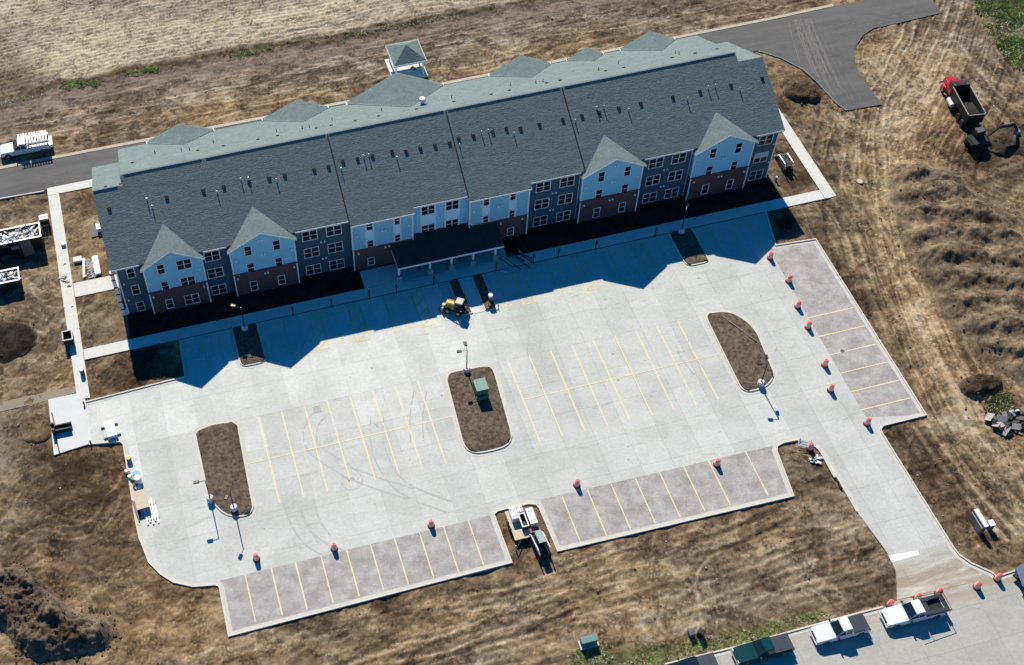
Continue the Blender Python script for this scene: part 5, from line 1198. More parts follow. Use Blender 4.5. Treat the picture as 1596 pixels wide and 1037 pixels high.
mb = MB(); mb.profile([(1.25,.1),(1.95,.05),(1.5,.2),(1.4,.75),(1.25,.8)], -.85, .85); mb.build('bucket', M['steel'], t)
beam('hydraulic_block', M['machine_yellow'], (1.05,1.5,.05,.5,.6,.95), parent=t, bevel=.04)
loader('skid_loader', 'track loader with pale green roof and red attachment in the median dirt', (38.8,-46.2,-.03), R_(93), M['dark_metal'], M['carglass'], red_tool, L=3.0, W=1.45)
loader('mini_loader', 'small black and white mini loader on dirt beside the right end wall', (89.2,.6,-.05), R_(86), M['dark_metal'], M['dark_metal'], bucket, L=2.9, W=1.3, cabin=False)

# ------------------------------------------------------------------ trailer and bins in the median
tr = thing('flatbed_trailer', 'flatbed trailer with tan deck standing in the median dirt', 'trailer', (37.3,-43.0,0))
beam('deck', M['ply'], (-.95,.95,-1.95,1.85,.55,.65), parent=tr)
beam('frame', M['dark_metal'], (-.9,.9,-1.9,1.8,.42,.55), parent=tr)
for sy in (-1,1):
    for y in (-.45,.4): mb = MB(); n = 14; mb.tube([(sy*1.0-.1,y,.34),(sy*1.0+.1,y,.34)], .34, 14); mb.build('wheel', M['tyre'], tr)
MB().tube([(-.2,-1.9,.5),(-1.1,-2.9,.45)], .05).build('tongue', M['dark_metal'], tr); MB().tube([(-1.1,-2.6,.05),(-1.1,-2.6,.7)], .07).build('jack', M['steel'], tr)
def bin_(name, label, cat, x0, x1, y0, y1, z0, z1, m, open_=False, group=None, lidm=None):
    t = thing(name, label, cat, ((x0+x1)/2, (y0+y1)/2, z0), 0, group); a, b, hh = (x1-x0)/2, (y1-y0)/2, z1-z0; th = .06
    if open_:
        mb = MB(); mb.box(-a,a,-b,-b+th,0,hh); mb.box(-a,a,b-th,b,0,hh); mb.box(-a,-a+th,-b+th,b-th,0,hh); mb.box(a-th,a,-b+th,b-th,0,hh); mb.box(-a+th,a-th,-b+th,b-th,0,.08); mb.build('body', m, t)
        r_ = MB(); r_.box(-a-.03,a+.03,-b-.04,-b+.10,hh,hh+.06); r_.box(-a-.03,a+.03,b-.1,b+.04,hh,hh+.06); r_.box(-a-.04,-a+.10,-b+.1,b-.1,hh,hh+.06); r_.box(a-.1,a+.04,-b+.1,b-.1,hh,hh+.06); r_.build('rim', lidm or M['white'], t)
    else:
        MB().box(-a,a,-b,b,0,hh-.08).build('body', m, t, bevel=.03); MB().box(-a-.03,a+.03,-b-.03,b+.03,hh-.08,hh).build('lid', lidm or M['white'], t, bevel=.02)
        for x, y in ((-a*.5,-b*.6),(a*.5,-b*.6),(-a*.5,b*.6),(a*.5,b*.6)): MB().box(x-.06,x+.06,y-.06,y+.06,hh,hh+.03).build('lid_plug', M['machine_grey'], t)
    return t
bin_('tank', 'white rectangular tank at the left end of the trailer bed', 'tank', 36.72,37.45,-42.75,-41.25,.66,1.45,M['white'])
bin_('tank', 'short white tank on the trailer beside the black bin', 'tank', 37.62,38.2,-42.0,-41.3,.66,1.3,M['white'])
bin_('open_bin', 'black open bin with white rim on the trailer bed', 'bin', 37.5,38.22,-43.9,-42.2,.66,1.25,M['black'],True)
bin_('tank', 'tall white box on the dirt right of the trailer', 'tank', 38.52,39.3,-43.7,-41.7,.0,1.15,M['white'])

# ------------------------------------------------------------------ utility boxes
def transformer(label, x0, x1, y0, y1, h, m, mt, slope=.12, step=False):
    t = thing('transformer', label, 'transformer', ((x0+x1)/2, (y0+y1)/2, 0)); a, b = (x1-x0)/2, (y1-y0)/2
    MB().box(-a-.15,a+.15,-b-.25,b+.15,-.05,.12).build('pad', M['lampbase'], t)
    MB().box(-a,a,-b,b,.12,h-slope).build('tank', m, t, bevel=.02)
    MB().add([(-a-.03,-b-.05,h-slope),(a+.03,-b-.05,h-slope),(a+.03,b+.03,h-slope),(-a-.03,b+.03,h-slope),(-a-.03,-b-.05,h-.06),(a+.03,-b-.05,h-.06),(a+.03,b+.03,h),(-a-.03,b+.03,h)], [(3,2,1,0),(4,5,6,7),(0,1,5,4),(1,2,6,5),(2,3,7,6),(3,0,4,7)]).build('lid', mt, t)
    for sx in (-1,1): MB().box(sx*a*.5-a*.45, sx*a*.5+a*.45, -b-.02, -b+.01, .2, h-slope-.06).build('door', m, t)
    MB().box(-a*.06,a*.06,-b-.05,-b-.021,h*.5,h*.5+.18).build('handle', M['black'], t)
    if step: MB().box(-a*1.1,a*1.0,-b-.30,-b-.02,.12,h*.45).build('cabinet', m, t, bevel=.02)
    for sx in (-1,1): MB().box(sx*a+.0*sx-.02, sx*a+.02, -b*.7, b*.7, .3, h-.35).build('cooling_panel', m, t)
transformer('large green transformer on the middle mulch island beside the lamp post', 37.95,39.35,-25.4,-23.8,1.95,M['green'],M['greentop'],step=True)
transformer('low green transformer box in the weeds near the bottom edge', 39.15,40.85,-58.5,-57.85,1.15,M['green'],M['greentop'])
def pedestal(loc, h, wd, label, m, rz=0):
    t = thing('utility_pedestal', label, 'pedestal', (*loc, -.03), rz)
    MB().box(-wd/2,wd/2,-wd/2,wd/2,0,h).build('body', m, t, bevel=.03); MB().box(-wd/2-.03,wd/2+.03,-wd/2-.03,wd/2+.03,h,h+.06).build('cap', m, t, bevel=.02); MB().box(-.04,.04,-wd/2-.03,-wd/2,h*.5,h*.6).build('latch', M['steel'], t)
pedestal((50.54,-60.16), .75, .6, 'grey utility pedestal with pale top in the street side grass', M['machine_grey'])
pedestal((51.43,-60.41), .9, .55, 'black utility pedestal beside the grey one in the grass', M['black'], R_(40))
# sign posts along the footpath kerb
for i, (x, l) in enumerate([(19.8,'sign post before the wall between the left gables and brick bay'),(24.73,'sign post below the double windows left of the entrance'),(29.6,'sign post at the left corner of the left brick bay'),(33.1,'sign post just left of the entrance canopy'),(37.98,'sign post in front of the canopy, left of the planting beds'),
     (46.25,'sign post by the right end of the entrance canopy'),(51.17,'sign post right of the lumber pile'),(54.52,'sign post under the teal wall right of the brick bay'),(59.58,'sign post below the left corner of the third gable'),(67.71,'sign post below the right corner of the third gable')]):
    t = thing('sign_post', 'dark ' + l, 'sign post', (x,-6.72,0), 0, 'accessible parking sign posts along the front footpath')
    MB().tube([(0,0,0),(0,0,1.75)], .075, 6).build('post', M['dark_metal'], t); MB().box(-.15,.15,-.062,-.05,1.2,1.7).build('sign_plate', M['dark_metal'], t)

# ------------------------------------------------------------------ dumpsters and left side clutter
def dumpster(label, x0, x1, y0, y1, h, seed, sheetm=True):
    r = random.Random(seed); t = thing('dumpster', label, 'dumpster', ((x0+x1)/2, (y0+y1)/2, 0)); a, b = (x1-x0)/2, (y1-y0)/2
    mb = MB(); th = .08; mb.box(-a,a,-b,-b+th,.15,h); mb.box(-a,a,b-th,b,.15,h); mb.box(-a,-a+th,-b+th,b-th,.15,h); mb.box(a-th,a,-b+th,b-th,.15,h); mb.box(-a+th,a-th,-b+th,b-th,.15,.25); mb.build('body', M['dark_metal'], t)
    for i in range(int(2*a/.8)): MB().box(-a+.3+i*.8,-a+.42+i*.8,-b-.07,-b,.15,h-.05).build('rib', M['dark_metal'], t)
    mb = MB(); mb.box(-a-.05,a+.05,-b-.08,-b+.1,h,h+.1); mb.box(-a-.05,a+.05,b-.1,b+.08,h,h+.1); mb.box(a-.1,a+.05,-b+.1,b-.1,h,h+.1); mb.build('rim', M['steel'], t)
    for x in (-a+.5,a-.5):
        w_ = MB(); w_.wheel(x,-b+.15,.18,.15); w_.wheel(x,b-.15,.18,.15); w_.build('roller', M['steel'], t)
    fl_ = MB(); fl_.box(-a+.1,a-.1,-b+.1,b-.1,h-.55,h-.5); fl_.build('rubbish', M['brownboard'], t)
    scr = MB()
    for i in range(150):
        x, y = r.uniform(-a+.4,a-.4), r.uniform(-b+.35,b-.35); q = r.random(); s = (r.uniform(.3,1.4), r.uniform(.05,.35), .03+.1*r.random())
        Mx = Matrix.Rotation(r.uniform(0,3.14),3,'Z') @ Matrix.Rotation(r.uniform(-.5,.5),3,'Y') @ Matrix.Rotation(r.uniform(-.4,.4),3,'X')
        scr.obox((x,y,h-.42+r.random()*.55), s, 0 if q < .62 else (1 if q < .82 else 2), Mx)
    o = scr.build('scraps', [M['trim'], M['whitewood'], M['black']], t); o['kind'] = 'stuff'
    return t
dumpster('long open dumpster heaped with white scraps at the left edge', -16.0,-9.05,13.5,16.0,2.2,3)
dumpster('second open dumpster with brown and white scraps below the first', -19.0,-12.5,7.4,9.5,1.5,4)
t = thing('board', 'brown board sheet leaning against the front of the long dumpster', 'board', (-11.0,13.3,0)); MB().add([(-.75,-.55,.05),(.65,-.45,.05),(.45,.1,2.35),(-.85,.08,2.35),(-.75,-.60,.05),(.65,-.50,.05),(.45,.05,2.36),(-.85,.03,2.36)], [(0,1,2,3),(7,6,5,4),(0,4,5,1),(1,5,6,2),(2,6,7,3),(3,7,4,0)]).build('sheet', M['brownboard'], t)
t = thing('notice_board', 'small white panel leaning on the dumpster beside the brown board', 'panel', (-12.6,13.32,0)); MB().obox((0,0,1.3),(1.0,.04,.55)).build('plate', M['bluegrey'], t)
t = thing('pallet', 'pallet of stacked white sacks next to the long dumpster', 'pallet', (-8.55,17.9,0))
for i in range(5): MB().box(-.6,.6,-.55+i*.24,-.4+i*.24,.1,.13).build('board', M['ply'], t)
for i in range(3): MB().box(-.6+i*.55,-.5+i*.55,-.55,.58,0,.1).build('bearer', M['ply'], t)
for kx in range(3):
    for ky in range(2):
        for kz in range(4): MB().box(-.6+kx*.4,-.23+kx*.4,-.5+ky*.52,-.02+ky*.52,.14+kz*.3,.42+kz*.3).build('sack', M['trim' if kz == 3 else 'black'], t, bevel=.06)
def plank(name, label, cat, a, b, wd, h, m, z=.0):
    A, B_ = Vector(a), Vector(b); c = (A+B_)/2; t = thing(name, label, cat, (c.x, c.y, z), math.atan2(B_.y-A.y, B_.x-A.x)); l = (B_-A).length
    MB().box(-l/2,l/2,-wd/2,wd/2,0,h).build('beam', m, t, bevel=.02); MB().box(-l/2-.004,-l/2+.05,-wd/2-.004,wd/2+.004,.02,h-.02).build('end_cap', M['foundation'], t)
plank('concrete_beam', 'narrow white beam lying on dirt by the left footpath', 'beam', (-4.35,10.13), (-4.70,6.79), .3,.25, M['trim'])
plank('concrete_beam', 'wide white beam lying beside the building left end', 'beam', (-2.94,10.08), (-2.88,6.83), .75,.3, M['trim'])
plank('concrete_block', 'white slab resting at the corner of the left footpath', 'block', (-5.69,10.11), (-4.61,10.09), .8,.35, M['trim'])
plank('concrete_block', 'small white block lying on the left footpath', 'block', (-6.93,13.34), (-6.34,13.35), .6,.4, M['trim'], .04)
mb = MB()
for i in range(160):
    p0 = Vector((-4.27,10.11)).lerp(Vector((-3.14,9.78)), rng.random()).lerp(Vector((-4.50,6.73)).lerp(Vector((-3.20,6.58)), rng.random()), rng.random())
    s = rng.uniform(.08,.28); mb.obox((p0.x,p0.y,.0),(s,s*.8,s*.6),0,Matrix.Rotation(rng.uniform(0,3),3,'Z'))
tag(mb.build('gravel_patch', M['rubble']), 'patch of grey stones between the two white beams', 'gravel', kind='stuff')
t = thing('air_conditioner', 'white condenser unit on a grey pad at the left end wall', 'air conditioner', (*(-1.97,14.65),0)); MB().box(-1.0,.9,-1.0,1.0,-.05,.1).build('pad', M['foundation'], t); MB().box(-.1,.75,-.5,.6,.1,.8).build('casing', M['white'], t, bevel=.03); MB().lathe([(.3,.8),(.3,.83)], (.32,.05), 14).build('fan_grille', M['machine_grey'], t)
t = thing('scrap_lumber', 'few crossed boards lying on the left footpath', 'boards', (*(-7.34,7.44),.05), R_(20))
for i in range(4): MB().obox((rng.uniform(-.2,.2),-.5+i*.35,.06+.03*i),(1.2-.2*i,.14,.05),0,Matrix.Rotation(rng.uniform(-1.3,1.3),3,'Z')).build('board', M[('whitewood','black','machine_grey','whitewood')[i]], t)
bt = bin_('cart', 'black open cart with pale rim on the left footpath', 'cart', *(lambda p: (p[0]-.6,p[0]+.6,p[1]-.75,p[1]+.75))((-7.68,-3.16)), .25, 1.25, M['black'], True, lidm=M['lampbase'])
for sx in (-1,1):
    for y in (-.5,.5): w_ = MB(); w_.tube([(sx*.55-.06,y,-.05),(sx*.55+.06,y,-.05)], .2, 12); w_.build('wheel', M['tyre'], bt)
# enclosure gate frame on the white pad
t = thing('gate_frame', 'dark steel gate frame lying half open on the white pad', 'gate', (*(-10.75,-16.16),.03))
for a, b in (((-10.89,-13.44), (-10.72,-15.79)), ((-10.81,-16.71), (-10.61,-19.47)), ((-10.80,-15.86), (-8.76,-15.86)), ((-10.83,-16.56), (-8.85,-16.60))):
    o_ = Vector((-10.75,-16.16)); A = Vector(a)-o_; B_ = Vector(b)-o_; mb = MB()
    M_ = Matrix.Rotation(math.atan2(B_.y-A.y, B_.x-A.x), 3, 'Z'); c = (A+B_)/2
    wide = abs(B_.x-A.x) > abs(B_.y-A.y)
    if wide: mb.obox((c.x,c.y,.35),((B_-A).length,.14,.6),0,M_); mb.build('gate_leaf', M['dark_metal'], t)
    else: mb.tube([(A.x,A.y,.06),(B_.x,B_.y,.06)], .07, 6); mb.build('rail', M['dark_metal'], t)
for p in ((-10.83,-15.76), (-10.76,-16.63)):
    v = Vector(p)-Vector((-10.75,-16.16)); MB().box(v.x-.3,v.x+.1,v.y-.12,v.y+.12,0,1.1).build('post', M['dark_metal'], t)
for p in ((-7.04,-13.27), (-6.94,-19.11)): 
    b_ = thing('bollard', 'short dark bollard at the pad corner ' + ('by the mulch corner' if p[1] > (-9.65,-15.33)[1] else 'by the curved kerb'), 'bollard', (*p, .0)); MB().lathe([(.11,0),(.11,.55),(.06,.62)], n=10).build('tube', M['dark_metal'], b_, smooth=True); MB().lathe([(.2,0),(.2,.04)], n=10).build('base', M['steel'], b_)
t = thing('panel_stack', 'stack of white ribbed panels on the lot beside the pad', 'stack', (*(-4.46,-18.03),.01), R_(96))
for i in range(4): MB().box(-1.15,1.15,-.62+i*.3,-.36+i*.3,.18,.62+.02*i).build('panel', M['trim'], t, bevel=.02)
for x in (-.8,.8): MB().box(x-.06,x+.06,-1.0,1.0,.05,.17).build('bearer', M['dark_metal'], t)
# building supplies along the left kerb
t = thing('barrel', 'white barrel with blue lid by the left kerb', 'barrel', (*(-2.33,-25.18),.01)); MB().lathe([(.36,0),(.40,.4),(.36,.85)], n=16).build('body', M['trim'], t, smooth=True); MB().lathe([(.38,.85),(.36,.92)], n=16).build('lid', M['bluelid'], t)
t = thing('barrel', 'plain white barrel next to the blue lidded one', 'barrel', (*(-2.28,-25.91),.01)); MB().lathe([(.40,0),(.44,.5),(.40,1.0)], n=16).build('body', M['trim'], t, smooth=True); MB().lathe([(.42,1.0),(.39,1.07)], n=16).build('lid', M['trim'], t)
t = thing('bucket', 'yellow topped bucket by the left kerb above the barrels', 'bucket', (*(-2.92,-22.65),.01)); MB().lathe([(.26,0),(.32,.6)], n=14).build('body', M['brownboard'], t); MB().lathe([(.33,.6),(.30,.66)], n=14).build('lid', M['machine_yellow'], t)
t = thing('supplies', 'heap of white boxes and sacks against the left kerb', 'boxes', (*(-2.91,-25.37),.01))
for i in range(7): MB().obox((rng.uniform(-.5,.5),1.2-i*.42,.2),(rng.uniform(.3,.7),rng.uniform(.3,.5),.4),0,Matrix.Rotation(rng.uniform(0,1),3,'Z')).build('box', M[('trim','lampbase','trim','machine_grey','trim','maroon','lampbase')[i]], t, bevel=.03)
t = thing('plywood_sheet', 'pale plywood sheet on trestles beside the left kerb', 'plywood', (*(-2.28,-28.73),0), R_(3)); MB().box(-.72,.72,-1.25,1.25,.75,.80).build('sheet', M['ply'], t)
for y in (-.9,.9):
    for x in (-.5,.5): MB().tube([(x-.15,y,0),(x,y,.75)], .04, 6).build('leg', M['dark_metal'], t)
t = thing('lumber', 'long white boards lying beside the plywood sheet', 'boards', (*(-1.47,-30.09),.01), R_(2))
for i in range(5): MB().box(-.75+i*.3,-.58+i*.3,-1.5+rng.uniform(-.3,.3),1.4+rng.uniform(-.3,.3),.08,.14).build('board', M['trim'], t)
for y in (-1.1,.9): MB().box(-.8,.7,y-.05,y+.05,.0,.08).build('bearer', M['dark_metal'], t)
t = thing('lumber', 'dark timber posts lying along the left kerb', 'boards', (*(-3.01,-29.49),.01), R_(8))
for i in range(3): MB().box(-.25+i*.2,-.1+i*.2,-1.6+.3*i,1.4-.2*i,.0,.14).build('board', M[('maroon','brownboard','black')[i]], t)
# lumber heap by the canopy
t = thing('lumber', 'loose heap of grey branches and timbers right of the canopy', 'lumber', (*(49.09,-5.77),.04))
for i in range(18): MB().obox((rng.uniform(-1.6,1.6),rng.uniform(-.7,.7),.1+.03*i),(rng.uniform(1.4,2.6),.1,.08),0,Matrix.Rotation(R_(118)+rng.uniform(-.25,.25),3,'Z')).build('timber', M[rng.choice(('whitewood','machine_grey','brownboard'))], t)
for nm, a, b in (('pale pole lying diagonally beside the timber heap', (782,406), (799.5,422)), ('short pale pole lying flat below the timber heap', (779,422.5), (791,424.5))): pass
plank('pole', 'pale pole lying diagonally beside the timber heap', 'pole', (47.47,-5.19), (48.32,-7.20), .1,.1, M['trim'])
plank('pole', 'short pale pole lying flat below the timber heap', 'pole', (46.72,-6.74), (47.59,-7.21), .16,.1, M['trim'])
for x, l in ((36.2,'bench under the left part of the canopy'),(41.6,'bench under the middle of the canopy')):
    t = thing('bench', 'dark ' + l, 'bench', (x,-3.4,.04)); MB().box(-.9,.9,-.22,.22,.40,.46).build('seat', M['brownboard'], t); MB().box(-.9,.9,.2,.26,.5,.9).build('backrest', M['brownboard'], t)
    for sx in (-1,1): MB().box(sx*.75-.05,sx*.75+.05,-.2,.25,0,.4).build('leg', M['dark_metal'], t)
t = thing('cone_head', 'small red and white marker standing in the right entry bed', 'marker', (*(44.00,-11.34),.15)); MB().lathe([(.2,0),(.2,.9)], n=12).build('post', M['machine_red'], t); MB().lathe([(.28,.9),(.28,1.25)], n=12).build('disc', M['reflect'], t)
t = thing('pump', 'dark pump with hose at the tip of the right entry bed', 'pump', (*(43.94,-12.19),.1)); MB().obox((0,0,.3),(.8,.6,.6)).build('housing', M['black'], t, bevel=.08); MB().tube([(.3,0,.4),(.7,.2,.6),(.9,.4,.1)], .07).build('hose', M['black'], t)
# sign wall, trailer at the right edge, debris
t = thing('sign_wall', 'tall narrow white topped wall block standing on the dirt by the street', 'block', (85.4,-56.2,-.05)); MB().box(-.28,.22,-1.15,1.1,0,1.45).build('wall', M['foundation'], t); MB().box(-.22,.28,-1.18,1.13,1.451,1.53).build('cap', M['trim'], t); MB().box(-.42,-.3,-1.1,1.05,0,1.2).build('side_rail', M['steel'], t)
t = thing('sign_pier', 'short square white topped block beside the tall wall block', 'block', (86.45,-56.9,-.05)); MB().box(-.3,.3,-.35,.35,0,1.0).build('pier', M['foundation'], t); MB().box(-.33,.33,-.38,.38,1.0,1.07).build('cap', M['trim'], t)
tx, ty = (86.49,-64.16)
t = thing('trailer', 'blue grey tilted trailer panel with black hitch at the right edge', 'trailer', (tx, ty, 0), R_(15)); MB().add([(-.9,-.2,.9),(2.6,-.6,.9),(2.6,1.6,1.4),(-.3,1.7,1.4),(-.9,-.2,.8),(2.6,-.6,.8),(2.6,1.6,1.3),(-.3,1.7,1.3)], [(0,1,2,3),(7,6,5,4),(0,4,5,1),(1,5,6,2),(2,6,7,3),(3,7,4,0)]).build('panel', M['bluegrey'], t)
beam('frame', M['dark_metal'], (-.6,2.6,-.5,1.4,.45,.6), parent=t); MB().tube([(-.6,-.3,.5),(-1.3,-1.1,.45)], .08).build('hitch', M['dark_metal'], t); MB().tube([(-1.2,-.9,0),(-1.2,-.9,.9)], .07).build('jack', M['dark_metal'], t)
for y in (-.7,1.6): w_ = MB(); w_.wheel(.6,y,.38,.25); w_.build('wheel', M['tyre'], t)
t = thing('rubble_heap', 'heap of broken slabs and black plastic sheets by the right edge', 'rubble', (*(95.88,-45.03),-.1))
for i in range(22):
    q = rng.random(); x_ = rng.uniform(-2.2,2.4); y_ = rng.uniform(-1.3,1.3)
    MB().obox((x_, y_, .25+.4*rng.random()*(1-abs(x_)/3)),(rng.uniform(.6,1.5),rng.uniform(.4,1.0),.12),0,Matrix.Rotation(rng.uniform(0,3),3,'Z')@Matrix.Rotation(rng.uniform(-.7,.7),3,'X')@Matrix.Rotation(rng.uniform(-.6,.6),3,'Y')).build('slab' if q < .55 else 'plastic_sheet', M['rubble'] if q < .55 else M['black'], t)
t = thing('rubble_heap', 'small pile of white debris in the dirt tip by the driveway', 'rubble', (*(72.45,-44.00),0))
for i in range(8): MB().obox((rng.uniform(-.7,.7),rng.uniform(-.5,.6),.12),(rng.uniform(.3,.8),.25,.15),0,Matrix.Rotation(rng.uniform(0,3),3,'Z')).build('chunk', M['trim'], t)
t = thing('barricade', 'folded white striped barricade lying beside the dirt tip drum', 'barricade', (*(71.94,-41.77),.1), R_(-30))
for i in range(3): MB().obox((0,-.3+i*.32,.45),(1.5,.2,.05),0,Matrix.Rotation(.5,3,'X')).build('rail', M['trim'], t)
for x in (-.6,.6): MB().tube([(x,-.5,0),(x,.4,.8)], .04, 6).build('leg', M['steel'], t)
plank('lumber', 'long pale form board lying along the driveway kerb', 'boards', (73.43,-43.29), (73.39,-46.58), .3,.15, M['whitewood'], .02)
plank('lumber', 'dark short post at the end of the form board', 'boards', (73.43,-47.13), (73.39,-48.16), .22,.25, M['black'], .0)
plank('lumber', 'pair of boards laid diagonally across the right mulch island', 'boards', (70.58,-21.45), (72.98,-26.33), .18,.12, M['brownboard'], .2)
t = thing('manhole', 'pale round manhole cover in the dirt right of the building', 'manhole', (*(97.54,-4.86),-.02)); MB().lathe([(.5,-.2),(.5,.09),(.44,.10)], n=20).build('ring', M['gravel'], t); MB().lathe([(.36,.1),(.34,.115)], n=20).build('cover', M['ply'], t)
for p, l in (((82.36,-30.39),'round drain cover at the edge of the right paver bay'),): t = thing('drain', l, 'drain cover', (*p,.01)); MB().lathe([(.38,0),(.36,.02)], n=18).build('rim', M['gutter'], t); MB().lathe([(.28,.02),(.27,.028)], n=18).build('grate', M['machine_grey'], t)
t = thing('drain', 'square drain grate in the lot between stall lines', 'drain cover', (*(19.49,-21.47),.006)); MB().box(-.55,.55,-.5,.5,0,.012).build('rim', M['gutter'], t)
for i in range(5): MB().box(-.45,.45,-.42+i*.19,-.34+i*.19,.012,.02).build('bar', M['machine_grey'], t)
for i, p in enumerate([(86.49,1.04),(85.95,0.05)]): 
    t = thing('splash_block', 'white block at the right end wall, ' + ('upper one' if i == 0 else 'lower one'), 'block', (*p,0)); MB().frus((-.3,.3,-.5,.5),(-.26,.26,-.46,.46),0,.3).build('body', M['trim'], t); MB().box(-.15,.15,-.4,.4,.3,.33).build('trough', M['lampbase'], t)
t = thing('hose_bib', 'small white cap post in dirt near the building right corner', 'post', (*(86.94,-1.63),0)); MB().lathe([(.12,0),(.12,.6)], n=10).build('post', M['dark_metal'], t); MB().lathe([(.18,.6),(.14,.75)], n=10).build('cap', M['trim'], t)

# ------------------------------------------------------------------ soil piles
def pile(name, label, poly, h, m, seed, res=.2, rough=.5, ridge=None, kind=None, furrow=None, clods=4.0, pc=None, soft=.16, lump=.5, wave=2.6):
    xs0, xs1 = min(p[0] for p in poly), max(p[0] for p in poly); ys0, ys1 = min(p[1] for p in poly), max(p[1] for p in poly)
    X, Y = np.meshgrid(np.arange(xs0-3, xs1+3, res), np.arange(ys0-3, ys1+3, res)); ins = inside(X, Y, poly).astype(float)
    kk = max(1, int(min(xs1-xs0, ys1-ys0)/res*soft)); b = ins
    for _ in range(2):
        pad = np.pad(b, kk, mode='constant'); cs = np.cumsum(np.cumsum(pad, 0), 1); cs = np.pad(cs, ((1,0),(1,0))); n = 2*kk+1
        b = (cs[n:,n:]-cs[:-n,n:]-cs[n:,:-n]+cs[:-n,:-n])/(n*n)
    n1 = fbm(X*.45, Y*.45, seed, 5, .6); n2 = fbm(X*1.8, Y*1.8, seed+7, 4, .7)
    env = sstep(.05, .8, b)
    n3 = 1-np.abs(2*fbm(X*.7+.4*Y, Y*.7, seed+13, 4, .6)-1)
    Z = env*h*(.45+rough*1.0*(n1-.2)) + env*(n2-.5)*h*lump + env*h*rough*.25*(n3-.75) + env*(fbm(X*4.5, Y*4.5, seed+31, 3, .7)-.5)*.14
    if furrow is not None:
        u = X*math.cos(furrow)+Y*math.sin(furrow); Z += env*h*.15*np.sin((u+2.2*(fbm(X*.3,Y*.3,seed+3,3)-.5))*2*math.pi/wave)
    Z = Z - .42*(1-sstep(.0,.35,b))
    keep = (b > .01); ny_, nx_ = X.shape; idx = -np.ones(X.shape, int); idx[keep] = np.arange(keep.sum())
    co = np.stack([X[keep], Y[keep], Z[keep]], -1); q = np.stack([idx[:-1,:-1], idx[:-1,1:], idx[1:,1:], idx[1:,:-1]], -1).reshape(-1,4); q = q[(q >= 0).all(1)]
    c = co.mean(0); c[2] = 0
    me = bpy.data.meshes.new(name); me.from_pydata((co-c).tolist(), [], q.tolist())
    if pc is None: me.materials.append(m)
    else:
        gi = np.clip(np.searchsorted(xs, X[keep]), 1, len(xs)-1); gj = np.clip(np.searchsorted(ys, Y[keep]), 1, len(ys)-1); gc = colr[gj, gi]
        tn = np.clip(.5+(fbm(X*.55, Y*.55, seed+21, 5, .65)-.5)*1.9+(fbm(X*2.6, Y*2.6, seed+23, 3, .7)-.5)*.9, 0, 1)[keep][:, None]
        own = np.array(pc[0])+(np.array(pc[1])-np.array(pc[0]))*tn; e_ = sstep(.06, .42, b+(n2-.5)*.25)[keep][:, None]
        rgba = np.concatenate([gc*(1-e_)+own*e_, np.ones((len(gc), 1))], 1).astype(np.float32)
        at = me.color_attributes.new('soil', 'FLOAT_COLOR', 'POINT'); at.data.foreach_set('color', rgba.ravel()); me.materials.append(M['ground'])
    me.polygons.foreach_set('use_smooth', [True]*len(q)); me.update()
    o = link(name, me); o.location = c
    if kind: tag(o, kind=kind)
    else: tag(o, label, 'soil pile')
    # clods shed around and on the pile
    cl = MB(); r = random.Random(seed)
    pts = np.argwhere(b > .03)
    for _ in range(int(min(900, clods*len(pts)*res*res))):
        j, i = pts[r.randrange(len(pts))]; s = .05+.20*r.random()**2
        x, y, z = X[j,i]+r.uniform(-.2,.2)-c[0], Y[j,i]+r.uniform(-.2,.2)-c[1], max(-.05, Z[j,i])-.04
        cl.obox((x,y,z+s*.15),(s*r.uniform(.7,1.4),s,s*.7),0,Matrix.Rotation(r.uniform(0,3),3,'Z')@Matrix.Rotation(r.uniform(-.8,.8),3,'X'))
    if cl.v: o2 = cl.build('clods', m, o); o2['kind'] = 'stuff'
    return o
pile('soil_pile', 'large dark cloddy soil pile at the bottom left', [(-19.97,-33.94),(-17.19,-33.75),(-15.53,-34.53),(-14.72,-37.01),(-12.25,-39.67),(-12.25,-41.60),(-9.07,-41.72),(-7.71,-44.39),(-10.76,-44.53),(-15.40,-44.14),(-16.92,-42.59),(-17.69,-39.71),(-20.63,-38.51)], 1.9, M['clod'], 31, res=.15, rough=1.0, clods=4.0, soft=.12, lump=.50, pc=((.060,.042,.030),(.20,.148,.105)))
pile('mulch_pile', 'round black mulch pile at the left edge', [(-18.21,1.76),(-15.82,1.93),(-13.86,1.48),(-12.14,0.23),(-11.87,-1.12),(-12.67,-2.99),(-14.69,-3.66),(-16.62,-3.42),(-18.49,-2.37)], .6, M['mulch'], 37, rough=.35, clods=.2, pc=((.012,.009,.007),(.05,.036,.026)))
pile('soil_pile', 'dark dirt heap and hole by the asphalt stub', [(95.77,14.79),(97.45,15.00),(99.34,14.01),(100.04,12.39),(98.90,11.04),(96.82,12.21),(95.45,13.46)], .8, M['clod'], 41, res=.17, clods=2, rough=.9, pc=((.020,.013,.009),(.115,.080,.055)))
pile('soil_pile', 'small dark soil pile on the haul road side', [(93.30,-38.46),(95.57,-38.12),(97.68,-38.82),(97.95,-40.08),(96.37,-40.79),(93.74,-40.62),(93.04,-39.65)], .9, M['clod'], 43, res=.17, clods=1.5, rough=.8, pc=((.020,.013,.009),(.115,.080,.055)))
pile('soil_pile', 'dark spoil around the excavator bucket', [(119.35,-1.15),(122.68,-0.79),(125.33,-2.91),(122.96,-6.81),(119.00,-5.39),(117.97,-3.52)], .5, M['clod'], 47, clods=2, rough=.9, pc=((.020,.013,.009),(.115,.080,.055)))
